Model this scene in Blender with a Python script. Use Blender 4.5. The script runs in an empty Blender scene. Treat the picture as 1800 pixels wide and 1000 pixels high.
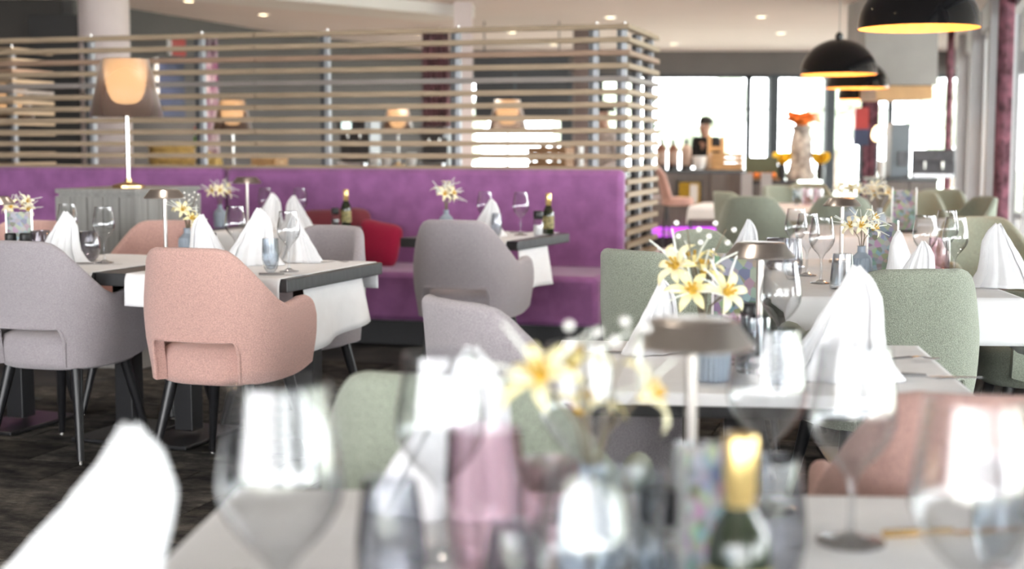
import bpy, math, random
from mathutils import Vector, Matrix, Euler
random.seed(7)
R = math.radians
scene = bpy.context.scene
C = scene.collection

# ------------------------------------------------------------------ camera
CAM_H = 1.22
F = 2500.0                      # focal length in pixels of the 1800 x 1000 frame (50 mm lens)
TH = math.atan(244 / F)         # pitch down
cam = bpy.data.cameras.new('camera')
cam.sensor_width = 36.0
cam.lens = 36.0 * F / 1800.0
cam.clip_start = 0.05
cam.clip_end = 300
cam.dof.use_dof = True
cam.dof.focus_distance = 4.25
cam.dof.aperture_fstop = 2.5
cam_ob = bpy.data.objects.new('camera', cam)
C.objects.link(cam_ob)
cam_ob.location = (0, 0, CAM_H)
cam_ob.rotation_euler = (math.pi / 2 - TH, 0, 0)
scene.camera = cam_ob
# ------------------------------------------------------------------ world, exposure
world = bpy.data.worlds.new('overcast_sky')
scene.world = world
world.use_nodes = True
wn = world.node_tree.nodes
wn['Background'].inputs[0].default_value = (0.98, 0.985, 1.0, 1)
wn['Background'].inputs[1].default_value = 4.6
scene.view_settings.view_transform = 'Standard'
scene.view_settings.look = 'None'
scene.view_settings.gamma = 1.0
scene.view_settings.use_curve_mapping = False
scene.view_settings.exposure = 1.84

# ------------------------------------------------------------------ pixel helpers
def ray(px, py):
    c, s = math.cos(TH), math.sin(TH)
    a, b = (px - 900) / F, (500 - py) / F
    return Vector((a, c + b * s, -s + b * c))
def P(px, py, z):                # where the view ray meets the height z
    d = ray(px, py); t = (z - CAM_H) / d.z
    return Vector((d.x * t, d.y * t, z))
def Q(px, py, d):                # the point of the view ray at distance d
    r = ray(px, py); t = d / r.y
    return Vector((r.x * t, d, CAM_H + r.z * t))
def G(px, d, z):                 # column px, distance d, height z
    w = d * math.cos(TH) + (CAM_H - z) * math.sin(TH)
    return Vector(((px - 900) / F * w, d, z))

# ------------------------------------------------------------------ materials
MATS = {}
def nodes_of(m):
    m.use_nodes = True
    nt = m.node_tree
    return nt, nt.nodes['Principled BSDF']
def mat(name, col, rough=0.5, metal=0.0, var=0.0, scale=20.0, bump=0.0, bscale=None, spec=None, col2=None,
        emit=None, estr=0.0, sheen=0.0, stretch=None, detail=4.0, sss=0.0, rand=0.0):
    if name in MATS: return MATS[name]
    m = bpy.data.materials.new(name)
    nt, b = nodes_of(m)
    N, L = nt.nodes, nt.links
    b.inputs['Base Color'].default_value = (*col, 1)
    b.inputs['Roughness'].default_value = rough
    b.inputs['Metallic'].default_value = metal
    if spec is not None: b.inputs['Specular IOR Level'].default_value = spec
    if sheen: b.inputs['Sheen Weight'].default_value = sheen
    if emit:
        b.inputs['Emission Color'].default_value = (*emit, 1)
        b.inputs['Emission Strength'].default_value = estr
    if var or bump or col2:
        tc = N.new('ShaderNodeTexCoord')
        src = tc.outputs['Object']
        if stretch:
            mp = N.new('ShaderNodeMapping'); mp.inputs['Scale'].default_value = stretch
            L.new(src, mp.inputs[0]); src = mp.outputs[0]
        nz = N.new('ShaderNodeTexNoise'); nz.inputs['Scale'].default_value = scale; nz.inputs['Detail'].default_value = detail
        L.new(src, nz.inputs['Vector'])
        if var or col2:
            cr = N.new('ShaderNodeValToRGB')
            c2 = col2 if col2 else tuple(max(0, c * (1 - var)) for c in col)
            c1 = col if col2 else tuple(min(1, c * (1 + var)) for c in col)
            cr.color_ramp.elements[0].position = 0.35; cr.color_ramp.elements[1].position = 0.65
            cr.color_ramp.elements[0].color = (*c2, 1); cr.color_ramp.elements[1].color = (*c1, 1)
            L.new(nz.outputs['Fac'], cr.inputs[0])
            out = cr.outputs[0]
            if rand:
                oi = N.new('ShaderNodeObjectInfo'); hv = N.new('ShaderNodeHueSaturation')
                mr = N.new('ShaderNodeMapRange'); mr.inputs['To Min'].default_value = 1 - rand; mr.inputs['To Max'].default_value = 1 + rand
                L.new(oi.outputs['Random'], mr.inputs['Value']); L.new(mr.outputs[0], hv.inputs['Value']); L.new(out, hv.inputs['Color'])
                out = hv.outputs[0]
            L.new(out, b.inputs['Base Color'])
        if bump:
            if bscale:
                nz = N.new('ShaderNodeTexNoise'); nz.inputs['Scale'].default_value = bscale; nz.inputs['Detail'].default_value = 3
                L.new(src, nz.inputs['Vector'])
            bp = N.new('ShaderNodeBump'); bp.inputs['Strength'].default_value = bump; bp.inputs['Distance'].default_value = 0.01
            L.new(nz.outputs['Fac'], bp.inputs['Height']); L.new(bp.outputs[0], b.inputs['Normal'])
    MATS[name] = m
    return m
def glass(name, tint=(0.97, 0.98, 0.98), refl=0.9, body=0.0, bodycol=(0.5, 0.5, 0.5), ior=1.5, rough=0.02, edge=0.35):
    # thin blown glass: clear transmission, fresnel reflection, optional coloured body
    if name in MATS: return MATS[name]
    m = bpy.data.materials.new(name)
    nt, b = nodes_of(m); N, L = nt.nodes, nt.links
    N.remove(b)
    out = N['Material Output']
    tr = N.new('ShaderNodeBsdfTransparent'); tr.inputs[0].default_value = (*tint, 1)
    gl = N.new('ShaderNodeBsdfGlossy'); gl.inputs[0].default_value = (refl, refl, refl, 1); gl.inputs['Roughness'].default_value = rough
    lf = N.new('ShaderNodeLayerWeight'); lf.inputs['Blend'].default_value = 0.5
    pw = N.new('ShaderNodeMath'); pw.operation = 'POWER'; pw.inputs[1].default_value = 2.6
    lw = N.new('ShaderNodeMath'); lw.operation = 'MULTIPLY_ADD'; lw.inputs[1].default_value = 0.75
    lw.inputs[2].default_value = ((ior - 1) / (ior + 1)) ** 2
    L.new(lf.outputs['Facing'], pw.inputs[0]); L.new(pw.outputs[0], lw.inputs[0])
    mx = N.new('ShaderNodeMixShader')
    base = tr.outputs[0]
    ed = N.new('ShaderNodeMath'); ed.operation = 'POWER'; ed.inputs[1].default_value = 2.6
    ex = N.new('ShaderNodeMixRGB'); ex.inputs[1].default_value = (*tint, 1); ex.inputs[2].default_value = (*(c * edge for c in tint), 1)
    le = N.new('ShaderNodeLayerWeight'); le.inputs['Blend'].default_value = 0.5
    L.new(le.outputs['Facing'], ed.inputs[0]); L.new(ed.outputs[0], ex.inputs[0]); L.new(ex.outputs[0], tr.inputs[0])
    if body:
        df = N.new('ShaderNodeBsdfDiffuse'); df.inputs[0].default_value = (*bodycol, 1)
        m0 = N.new('ShaderNodeMixShader'); m0.inputs[0].default_value = body
        L.new(tr.outputs[0], m0.inputs[1]); L.new(df.outputs[0], m0.inputs[2]); base = m0.outputs[0]
    L.new(lw.outputs[0], mx.inputs[0]); L.new(base, mx.inputs[1]); L.new(gl.outputs[0], mx.inputs[2])
    L.new(mx.outputs[0], out.inputs[0])
    MATS[name] = m
    return m
def fabric(name, col, k=0.16, bump=0.5, scale=260):
    return mat(name, col, rough=0.95, var=k, scale=scale, bump=bump, bscale=330, spec=0.15, sheen=0.25, detail=2)

M_pink = fabric('pink boucle fabric', (0.58, 0.36, 0.315))
M_lav = fabric('lavender grey fabric', (0.375, 0.34, 0.36), k=0.12)
M_sage = fabric('sage boucle fabric', (0.33, 0.36, 0.29), k=0.27, scale=340)
M_purple = mat('purple velvet', (0.30, 0.115, 0.29), rough=0.75, var=0.14, scale=9, bump=0.12, bscale=90, sheen=0.35, spec=0.2)
M_maroon = fabric('maroon cushion fabric', (0.23, 0.045, 0.06), k=0.1)
M_crimson = fabric('crimson cushion fabric', (0.36, 0.012, 0.05), k=0.1)
M_linen = mat('white linen', (0.87, 0.87, 0.885), rough=0.85, var=0.02, scale=14, bump=0.10, bscale=9, spec=0.2)
M_napkin = mat('white napkin cotton', (0.80, 0.80, 0.815), rough=0.9, var=0.015, scale=20, bump=0.10, bscale=22, spec=0.15)
M_blackmetal = mat('black metal', (0.012, 0.012, 0.014), rough=0.35, metal=0.0, var=0.1, scale=30)
M_table = mat('dark stained tabletop', (0.035, 0.036, 0.038), rough=0.32, var=0.25, scale=12, stretch=(1, 8, 1))
M_chrome = mat('brushed steel', (0.66, 0.64, 0.61), rough=0.25, metal=1.0, var=0.04, scale=40)
M_brass = mat('polished brass', (0.80, 0.55, 0.26), rough=0.22, metal=1.0, var=0.05, scale=30)
M_lampcap = mat('satin nickel lamp metal', (0.62, 0.57, 0.53), rough=0.28, metal=1.0, var=0.04, scale=30)
M_slat = [mat('pale oak slat', (0.38, 0.285, 0.19), rough=0.6, var=0.12, scale=6, stretch=(1, 12, 12)),
          mat('reddish oak slat', (0.34, 0.22, 0.15), rough=0.6, var=0.12, scale=6, stretch=(1, 12, 12)),
          mat('greyed oak slat', (0.27, 0.235, 0.215), rough=0.6, var=0.1, scale=6, stretch=(1, 12, 12))]
M_post = mat('grey steel post', (0.30, 0.31, 0.33), rough=0.4, metal=0.4, var=0.05, scale=10)
M_postdark = mat('dark steel post', (0.05, 0.05, 0.055), rough=0.4, var=0.1, scale=10)
M_cab = mat('grey limed oak', (0.27, 0.262, 0.25), rough=0.6, var=0.14, scale=5, stretch=(9, 9, 0.6), bump=0.08)
M_ceil = mat('warm white ceiling paint', (0.70, 0.62, 0.595), rough=0.9, var=0.015, scale=2)
M_bulk = mat('white bulkhead paint', (0.72, 0.70, 0.68), rough=0.9, var=0.015, scale=2)
M_wallgrey = mat('grey wall paint', (0.10, 0.097, 0.095), rough=0.85, var=0.05, scale=1.5)
M_walldark = mat('charcoal wall paint', (0.055, 0.05, 0.047), rough=0.8, var=0.06, scale=1.5)
M_header = mat('taupe header panel', (0.12, 0.11, 0.108), rough=0.7, var=0.05, scale=2)
M_frame = mat('dark window frame', (0.035, 0.045, 0.055), rough=0.5, var=0.08, scale=8)
M_whiteframe = mat('white window frame', (0.70, 0.71, 0.74), rough=0.5, var=0.02, scale=8)
M_pillar = mat('pale grey pillar paint', (0.42, 0.42, 0.44), rough=0.7, var=0.03, scale=3)
M_column = mat('off white column plaster', (0.66, 0.58, 0.57), rough=0.8, var=0.03, scale=4)
M_counter = mat('taupe counter panelling', (0.155, 0.135, 0.125), rough=0.6, var=0.12, scale=5, stretch=(8, 8, 0.6))
M_counttop = mat('dark stone counter top', (0.03, 0.03, 0.03), rough=0.25, var=0.3, scale=30)
M_bluegrey = mat('ribbed blue grey ceramic', (0.29, 0.34, 0.40), rough=0.45, var=0.05, scale=20)
M_petal = mat('cream yellow petal', (0.87, 0.82, 0.58), rough=0.7, col2=(0.85, 0.73, 0.33), scale=14, spec=0.2)
M_petalw = mat('ivory petal', (0.87, 0.84, 0.74), rough=0.7, col2=(0.86, 0.78, 0.52), scale=12, spec=0.2)
M_stamen = mat('ochre stamen', (0.62, 0.38, 0.05), rough=0.7, var=0.2, scale=60)
M_bud = mat('pearl white bud', (0.86, 0.84, 0.80), rough=0.35, var=0.03, scale=30)
M_stem = mat('grey brown twig', (0.16, 0.13, 0.09), rough=0.8, var=0.2, scale=40)
M_filament = mat('pale filament', (0.80, 0.82, 0.76), rough=0.6, var=0.04, scale=40)
M_glass = glass('clear glass', (0.93, 0.94, 0.95), ior=1.75, edge=0.22)
M_glassnear = glass('clear crystal', (0.92, 0.93, 0.94), ior=1.85, edge=0.25)
M_smoke = glass('smoked glass', (0.82, 0.83, 0.86), ior=1.6)
M_mirror = glass('mirrored smoke glass', (0.66, 0.64, 0.68), ior=2.2, body=0.08, bodycol=(0.25, 0.22, 0.26))
M_pinkglass = glass('rose pink glass', (0.965, 0.885, 0.92), ior=1.6, body=0.02, bodycol=(0.6, 0.3, 0.4))
M_bluesmoke = glass('pale blue smoke glass', (0.86, 0.89, 0.92), ior=1.6)
M_pane = glass('window pane', (0.96, 0.98, 0.98), ior=1.35, edge=1.0)
M_bottle = mat('dark green bottle glass', (0.012, 0.02, 0.008), rough=0.08, var=0.1, scale=10, spec=0.8)
M_gold = mat('gold foil', (0.85, 0.62, 0.25), rough=0.3, metal=0.9, var=0.08, scale=60)
M_label = mat('olive oil label', (0.45, 0.38, 0.16), rough=0.6, col2=(0.10, 0.09, 0.04), scale=70)
M_salt = mat('white salt', (0.80, 0.80, 0.80), rough=0.8, var=0.05, scale=90)
M_pepper = mat('peppercorns', (0.05, 0.04, 0.035), rough=0.8, var=0.4, scale=120)
M_blackplastic = mat('black plastic', (0.015, 0.015, 0.016), rough=0.4, var=0.1, scale=40)
M_pendant = mat('glossy black lacquer', (0.006, 0.006, 0.007), rough=0.06, var=0.1, scale=5, spec=0.5)
M_pendantin = mat('gold leaf inside', (0.75, 0.38, 0.11), rough=0.6, metal=0.0, var=0.12, scale=20)
M_cord = mat('grey cord', (0.30, 0.29, 0.28), rough=0.8, var=0.05, scale=40)
M_glow = mat('lit opal diffuser', (0.9, 0.75, 0.5), rough=0.5, var=0.02, scale=10, emit=(1.0, 0.72, 0.40), estr=1.5, spec=0.0)
M_down = mat('lit downlight', (0.9, 0.8, 0.6), rough=0.5, var=0.02, scale=10, emit=(1.0, 0.80, 0.50), estr=2.5)
M_shade = glass('bronze tinted lamp shade', (0.80, 0.71, 0.64), ior=1.4, body=0.48, bodycol=(0.16, 0.105, 0.085), rough=0.5, edge=0.5)
M_led = mat('magenta led strip', (0.6, 0.1, 0.8), rough=0.5, var=0.02, scale=8, emit=(0.55, 0.06, 0.95), estr=0.4)
M_amber = mat('amber lit niche', (0.8, 0.5, 0.1), rough=0.5, var=0.2, scale=6, emit=(1.0, 0.6, 0.08), estr=0.25)
M_wood = mat('light wood', (0.50, 0.29, 0.12), rough=0.6, var=0.15, scale=6, stretch=(2, 2, 12))
M_woodmid = mat('brown wood', (0.28, 0.15, 0.07), rough=0.6, var=0.15, scale=6, stretch=(2, 2, 12))
M_wicker = mat('golden wicker', (0.52, 0.34, 0.10), rough=0.7, var=0.25, scale=30, bump=0.4)
M_yellowcloth = mat('yellow cloth', (0.66, 0.48, 0.18), rough=0.9, var=0.08, scale=10)
M_white = mat('white glazed ceramic', (0.78, 0.78, 0.77), rough=0.25, var=0.02, scale=20)
M_red = mat('red painted', (0.42, 0.03, 0.025), rough=0.5, var=0.08, scale=10)
M_navy = mat('navy print', (0.03, 0.04, 0.09), rough=0.6, var=0.2, scale=6)
M_green = mat('green leaf', (0.10, 0.22, 0.05), rough=0.6, var=0.3, scale=30)
M_orange = mat('orange petals', (0.75, 0.20, 0.03), rough=0.7, var=0.2, scale=20)
M_yellow = mat('yellow petals', (0.80, 0.52, 0.03), rough=0.7, var=0.15, scale=20)
M_stonevase = mat('mottled stone', (0.50, 0.46, 0.42), rough=0.8, col2=(0.17, 0.15, 0.14), scale=14)
M_curtain = mat('plum flower print curtain', (0.28, 0.11, 0.15), rough=0.9, col2=(0.06, 0.02, 0.03), scale=9, sheen=0.2)
M_curtainpale = mat('lilac flower print panel', (0.62, 0.57, 0.60), rough=0.9, col2=(0.22, 0.07, 0.16), scale=7)
M_skin = mat('skin', (0.42, 0.24, 0.17), rough=0.6, var=0.06, scale=20)
M_hair = mat('dark hair', (0.012, 0.01, 0.009), rough=0.6, var=0.3, scale=60)
M_jacket = mat('black jacket cloth', (0.012, 0.013, 0.016), rough=0.9, var=0.15, scale=40)
M_shirt = mat('cream shirt cloth', (0.52, 0.45, 0.42), rough=0.9, var=0.06, scale=30)
M_jar = mat('brown jar glaze', (0.16, 0.075, 0.05), rough=0.3, var=0.15, scale=10)
M_jarlabel = mat('pale jar label', (0.36, 0.26, 0.21), rough=0.6, var=0.1, scale=20)
M_machine = mat('dark appliance metal', (0.07, 0.07, 0.075), rough=0.35, metal=0.5, var=0.15, scale=15)
M_steel = mat('stainless steel', (0.55, 0.56, 0.58), rough=0.25, metal=1.0, var=0.05, scale=20)
M_hood = mat('grey hood cladding', (0.36, 0.345, 0.33), rough=0.7, var=0.04, scale=4)
M_hoodin = mat('warm brown hood wood', (0.60, 0.36, 0.17), rough=0.6, var=0.08, scale=5, stretch=(1, 10, 1))  # warm brown wood of the hood's lower rim
M_card = None
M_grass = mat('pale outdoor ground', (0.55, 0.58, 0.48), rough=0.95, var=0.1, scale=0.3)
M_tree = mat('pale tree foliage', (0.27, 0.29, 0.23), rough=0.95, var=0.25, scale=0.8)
M_trunk = mat('tree bark', (0.16, 0.12, 0.09), rough=0.95, var=0.2, scale=3)

def carpet():
    m = bpy.data.materials.new('mottled carpet tile'); nt, b = nodes_of(m); N, L = nt.nodes, nt.links
    tc = N.new('ShaderNodeTexCoord'); oi = N.new('ShaderNodeObjectInfo')
    add = N.new('ShaderNodeVectorMath'); add.operation = 'ADD'
    ge = N.new('ShaderNodeNewGeometry')
    n1 = N.new('ShaderNodeTexNoise'); n1.inputs['Scale'].default_value = 5; n1.inputs['Detail'].default_value = 6; n1.inputs['Roughness'].default_value = 0.7
    mp = N.new('ShaderNodeMapping'); mp.inputs['Scale'].default_value = (1, 1.7, 1)
    L.new(tc.outputs['Object'], mp.inputs[0]); L.new(mp.outputs[0], add.inputs[0]); L.new(oi.outputs['Location'], add.inputs[1]); L.new(add.outputs[0], n1.inputs['Vector'])
    cr = N.new('ShaderNodeValToRGB')
    cr.color_ramp.elements[0].position = 0.36; cr.color_ramp.elements[0].color = (0.017, 0.017, 0.018, 1)
    cr.color_ramp.elements[1].position = 0.68; cr.color_ramp.elements[1].color = (0.135, 0.122, 0.104, 1)
    e = cr.color_ramp.elements.new(0.52); e.color = (0.055, 0.052, 0.048, 1)
    L.new(n1.outputs['Fac'], cr.inputs[0])
    hv = N.new('ShaderNodeHueSaturation'); mr = N.new('ShaderNodeMapRange'); mr.inputs['To Min'].default_value = 0.55; mr.inputs['To Max'].default_value = 1.6
    L.new(oi.outputs['Random'], mr.inputs['Value']); L.new(mr.outputs[0], hv.inputs['Value']); L.new(cr.outputs[0], hv.inputs['Color'])
    L.new(hv.outputs[0], b.inputs['Base Color']); b.inputs['Roughness'].default_value = 0.95; b.inputs['Specular IOR Level'].default_value = 0.1
    n2 = N.new('ShaderNodeTexNoise'); n2.inputs['Scale'].default_value = 240; L.new(ge.outputs['Position'], n2.inputs['Vector'])
    bp = N.new('ShaderNodeBump'); bp.inputs['Strength'].default_value = 0.5; bp.inputs['Distance'].default_value = 0.006
    L.new(n2.outputs['Fac'], bp.inputs['Height']); L.new(bp.outputs[0], b.inputs['Normal'])
    return m
M_carpet = carpet()
M_carpetbase = mat('dark carpet base', (0.035, 0.032, 0.03), rough=0.95, col2=(0.015, 0.015, 0.016), scale=4, bump=0.2, bscale=150)

def picture_card():
    m = bpy.data.materials.new('menu card with food pictures'); nt, b = nodes_of(m); N, L = nt.nodes, nt.links
    tc = N.new('ShaderNodeTexCoord')
    vo = N.new('ShaderNodeTexVoronoi'); vo.inputs['Scale'].default_value = 55
    L.new(tc.outputs['Object'], vo.inputs['Vector'])
    hv = N.new('ShaderNodeHueSaturation'); hv.inputs['Saturation'].default_value = 0.5; hv.inputs['Value'].default_value = 0.30
    L.new(vo.outputs['Color'], hv.inputs['Color']); L.new(hv.outputs[0], b.inputs['Base Color'])
    b.inputs['Roughness'].default_value = 0.3
    return m
M_card = picture_card()

# ------------------------------------------------------------------ mesh helpers
class MB:
    def __init__(s): s.v = []; s.f = []
    def add(s, vs, fs):
        o = len(s.v); s.v += [tuple(v) for v in vs]; s.f += [tuple(i + o for i in f) for f in fs]; return s
    def box(s, c, d, rot=None):
        hx, hy, hz = d[0] / 2, d[1] / 2, d[2] / 2
        vs = [Vector((x, y, z)) for x in (-hx, hx) for y in (-hy, hy) for z in (-hz, hz)]
        if rot: 
            e = Euler(rot).to_matrix(); vs = [e @ v for v in vs]
        c = Vector(c)
        return s.add([v + c for v in vs], [(0, 1, 3, 2), (4, 6, 7, 5), (0, 4, 5, 1), (2, 3, 7, 6), (0, 2, 6, 4), (1, 5, 7, 3)])
    def lathe(s, prof, n=24, c=(0, 0, 0), sx=1.0, sy=1.0, power=1.0, flute=None):
        c = Vector(c); vs = []; fs = []
        m = len(prof)
        for i, (r, z) in enumerate(prof):
            for k in range(n):
                a = 2 * math.pi * k / n
                ca, sa = math.cos(a), math.sin(a)
                if power != 1.0:
                    ca = math.copysign(abs(ca) ** power, ca); sa = math.copysign(abs(sa) ** power, sa)
                q = r
                if flute: q = r * (1 + flute(i, k))
                vs.append((c.x + q * sx * ca, c.y + q * sy * sa, c.z + z))
        for i in range(m - 1):
            for k in range(n):
                k2 = (k + 1) % n
                fs.append((i * n + k, i * n + k2, (i + 1) * n + k2, (i + 1) * n + k))
        if prof[0][0] > 1e-5: fs.append(tuple(range(n - 1, -1, -1)))
        if prof[-1][0] > 1e-5: fs.append(tuple((m - 1) * n + k for k in range(n)))
        return s.add(vs, fs)
    def lathe_open(s, prof, n=24, c=(0, 0, 0), flute=None):
        o = len(s.f); s.lathe(prof, n, c, flute=flute)
        s.f = s.f[:o] + [f for f in s.f[o:] if len(f) == 4 or n == 4]
        return s
    def tube(s, pts, r, n=8, cap=True):
        pts = [Vector(p) for p in pts]; m = len(pts)
        rs = r if isinstance(r, (list, tuple)) else [r] * m
        vs = []; fs = []; up = None
        for i, p in enumerate(pts):
            t = (pts[min(i + 1, m - 1)] - pts[max(i - 1, 0)])
            if t.length < 1e-9: t = Vector((0, 0, 1))
            t.normalize()
            if up is None: up = Vector((1, 0, 0)) if abs(t.x) < 0.8 else Vector((0, 1, 0))
            a = (up - t * up.dot(t)).normalized(); b = t.cross(a); up = a
            for k in range(n):
                w = 2 * math.pi * k / n
                vs.append(p + (a * math.cos(w) + b * math.sin(w)) * rs[i])
        for i in range(m - 1):
            for k in range(n):
                k2 = (k + 1) % n
                fs.append((i * n + k, i * n + k2, (i + 1) * n + k2, (i + 1) * n + k))
        if cap:
            fs.append(tuple(range(n - 1, -1, -1))); fs.append(tuple((m - 1) * n + k for k in range(n)))
        return s.add(vs, fs)
    def grid(s, fn, nu, nv, closed_u=False):
        vs = [fn(i / nu, j / nv) for i in range(nu if closed_u else nu + 1) for j in range(nv + 1)]
        fs = []
        cu = nu if closed_u else nu + 1
        for i in range(nu):
            i2 = (i + 1) % cu
            for j in range(nv):
                fs.append((i * (nv + 1) + j, i2 * (nv + 1) + j, i2 * (nv + 1) + j + 1, i * (nv + 1) + j + 1))
        return s.add(vs, fs)
    def sphere(s, c, r, n=10, sx=1, sy=1, sz=1):
        m = max(4, n // 2)
        prof = [(r * math.sin(math.pi * i / m) if 0 < i < m else 1e-6, -r * sz * math.cos(math.pi * i / m)) for i in range(m + 1)]
        return s.lathe(prof, n, c, sx, sy)
    def build(s, name, m, parent=None, smooth=True, bevel=0.0, solid=0.0, sub=0, angle=40):
        me = bpy.data.meshes.new(name)
        me.from_pydata(s.v, [], s.f); me.update()
        me.materials.append(m)
        if smooth:
            me.polygons.foreach_set('use_smooth', [True] * len(me.polygons))
            try: me.set_sharp_from_angle(angle=R(angle))
            except Exception: pass
        o = bpy.data.objects.new(name, me); C.objects.link(o)
        if parent: o.parent = parent
        if solid:
            md = o.modifiers.new('thickness', 'SOLIDIFY'); md.thickness = solid; md.offset = -1
        if bevel:
            md = o.modifiers.new('bevel', 'BEVEL'); md.width = bevel; md.segments = 2; md.limit_method = 'ANGLE'
        if sub:
            md = o.modifiers.new('smooth', 'SUBSURF'); md.levels = sub; md.render_levels = sub
        return o
def tag(o, label, cat, group=None):
    o['label'] = label; o['category'] = cat
    if group: o['group'] = group
    return o
def thing(name, label, cat, loc=(0, 0, 0), rz=0.0, group=None):
    o = bpy.data.objects.new(name, None); C.objects.link(o); o.empty_display_size = 0.1
    o.location = loc; o.rotation_euler = (0, 0, rz)
    return tag(o, label, cat, group)
def struct(name, mb, m, parent=None, **kw):
    o = mb.build(name, m, parent, **kw)
    if not parent: o['kind'] = 'structure'
    return o
def dup(root, loc, rz, label, group=None, scale=None):
    r = root.copy(); C.objects.link(r); r.location = loc; r.rotation_euler = (0, 0, rz)
    r['label'] = label
    if group: r['group'] = group
    if scale: r.scale = (scale,) * 3 if not isinstance(scale, tuple) else scale
    for ch in root.children:
        c = ch.copy(); C.objects.link(c); c.parent = r
        for g in ch.children:
            d = g.copy(); C.objects.link(d); d.parent = c
    return r
class Kind:                      # first placement moves the prototype itself, later ones copy it
    def __init__(s, root): s.root = root; s.used = False
    def put(s, loc, rz, label, group=None, scale=None):
        if not s.used:
            s.used = True; r = s.root; r.location = loc; r.rotation_euler = (0, 0, rz); r['label'] = label
            if group: r['group'] = group
            s.sc = scale
            if scale: s.first_scale = scale
            if scale: r.scale = (scale,) * 3 if not isinstance(scale, tuple) else scale
            return r
        r = dup(s.root, loc, rz, label, group, scale if scale else 1.0)
        return r

# ================================================================== THE SETTING
CEIL = 2.72
GA = R(-16.2)                                       # the dining room grid
U = Vector((math.cos(GA), math.sin(GA), 0)); V = Vector((-math.sin(GA), math.cos(GA), 0))
def wx(y): return 0.938 + 0.267 * y                 # the window wall on the right
floor = struct('floor', MB().box((-1, 10.5, -0.06), (24, 32, 0.1)), M_carpetbase, smooth=False)
# carpet tiles, laid half a tile apart from row to row
tile_me = None
k = 0
for j in range(22):
    for i in range(13):
        p = Vector((-3.0, 2.2, 0)) + U * (i * 0.5 + (0.25 if j % 2 else 0) - 0.6) + V * (j * 0.3)
        if not (-3.3 < p.x < 1.4 and 2.3 < p.y < 8.0): continue
        if p.x < -0.42 * p.y - 0.4 or k >= 290: continue
        if tile_me is None:
            o = MB().box((0, 0, 0), (0.496, 0.296, 0.012)).build('carpet_tile', M_carpet, floor, smooth=False, bevel=0.003)
            tile_me = o
        else:
            o = tile_me.copy(); C.objects.link(o)
        o.parent = floor
        o.location = (p.x, p.y, -0.006); o.rotation_euler = (0, 0, GA); k += 1
struct('floor_bounce', MB().box((-1, 17.0, -0.004), (23.5, 13.0, 0.012)), mat('pale bounce floor', (0.46, 0.41, 0.36), rough=0.45, var=0.12, scale=3, stretch=(1, 8, 1)), smooth=False)  # unseen pale floor added to bounce light up to the ceiling
# ceiling
ce = struct('ceiling', MB().box((-1, 10.5, CEIL + 0.1), (24, 32, 0.2)), M_ceil, smooth=False)
bk = P(915, 36, CEIL - 0.12)
struct('trim_1', MB().box((bk.x - 1.9, bk.y - 1.3, CEIL - 0.06), (3.3, 0.75, 0.12), (0, 0, R(47))), M_bulk, smooth=False)
# back wall: header, window frames and panes
YB = 23.0
hb = Q(1200, 131, YB).z
struct('wall_back', MB().box((4.0, YB + 0.1, (hb + CEIL) / 2), (12, 0.3, CEIL - hb)).box((-3.6, YB + 0.1, CEIL / 2), (5.8, 0.3, CEIL)), M_header, smooth=False)
def bwx(px): return G(px, YB, 1.6).x
wi = 1
edges = [(818, 985, 14), (1008, 1040, 14), (1060, 1311, 8), (1319, 1349, 8), (1367, 1448, 8), (1466, 1560, 8), (1568, 1690, 8)]
tr = Q(1200, 192, YB).z
for (a, b, w) in edges:
    xa, xb = bwx(a), bwx(b)
    fr = MB()
    for x in (xa - 0.03, xb + 0.03): fr.box((x, YB, hb / 2), (0.07, 0.12, hb))
    fr.box(((xa + xb) / 2, YB, hb - 0.03), (xb - xa, 0.12, 0.06)).box(((xa + xb) / 2, YB, 0.05), (xb - xa, 0.12, 0.1))
    o = struct('window_%d' % wi, fr, M_frame, smooth=False)
    MB().box(((xa + xb) / 2, YB, tr), (xb - xa, 0.05, 0.025)).build('transom', M_whiteframe, o, smooth=False)
    MB().box(((xa + xb) / 2, YB, hb / 2), (xb - xa, 0.012, hb - 0.1)).build('pane', M_pane, o, smooth=False)
    wi += 1
for n, (a, b) in enumerate(((986, 1006), (1041, 1059), (1350, 1366), (1449, 1465))):
    xa, xb = bwx(a), bwx(b)
    struct('trim_%d' % (n + 2), MB().box(((xa + xb) / 2, YB - 0.02, hb / 2), (xb - xa, 0.24, hb)), M_frame, smooth=False)
# left walls
wl = MB()
def wallseg(mb, a, b, t=0.15, z0=0, z1=CEIL):
    a = Vector((a[0], a[1], 0)); b = Vector((b[0], b[1], 0)); d = b - a
    mb.box(((a.x + b.x) / 2, (a.y + b.y) / 2, (z0 + z1) / 2), (d.length, t, z1 - z0), (0, 0, math.atan2(d.y, d.x)))
wallseg(wl, (-4.6, 14.9), (-3.3, 18.8)); wallseg(wl, (-3.3, 18.8), (-1.3, 23.0))
struct('wall_left', wl, M_wallgrey, smooth=False)
struct('wall_far_left', MB().box((-7.3, 15.0, CEIL / 2), (5.3, 0.2, CEIL)), M_walldark, smooth=False)
dw = Q(102, 160, 14.85)
do = struct('door_1', MB().box((dw.x, 14.87, 1.28), (0.56, 0.05, 2.56)), mat('black door', (0.012, 0.010, 0.009), rough=0.5, var=0.1, scale=5), smooth=False)
MB().box((dw.x + 0.31, 14.86, 1.29), (0.06, 0.08, 2.58)).build('door_frame', M_walldark, do, smooth=False)
struct('wall_side', MB().box((-9.0, 7, CEIL / 2), (0.2, 20, CEIL)), M_wallgrey, smooth=False)  # unseen wall added to keep light from entering on the left
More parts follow.
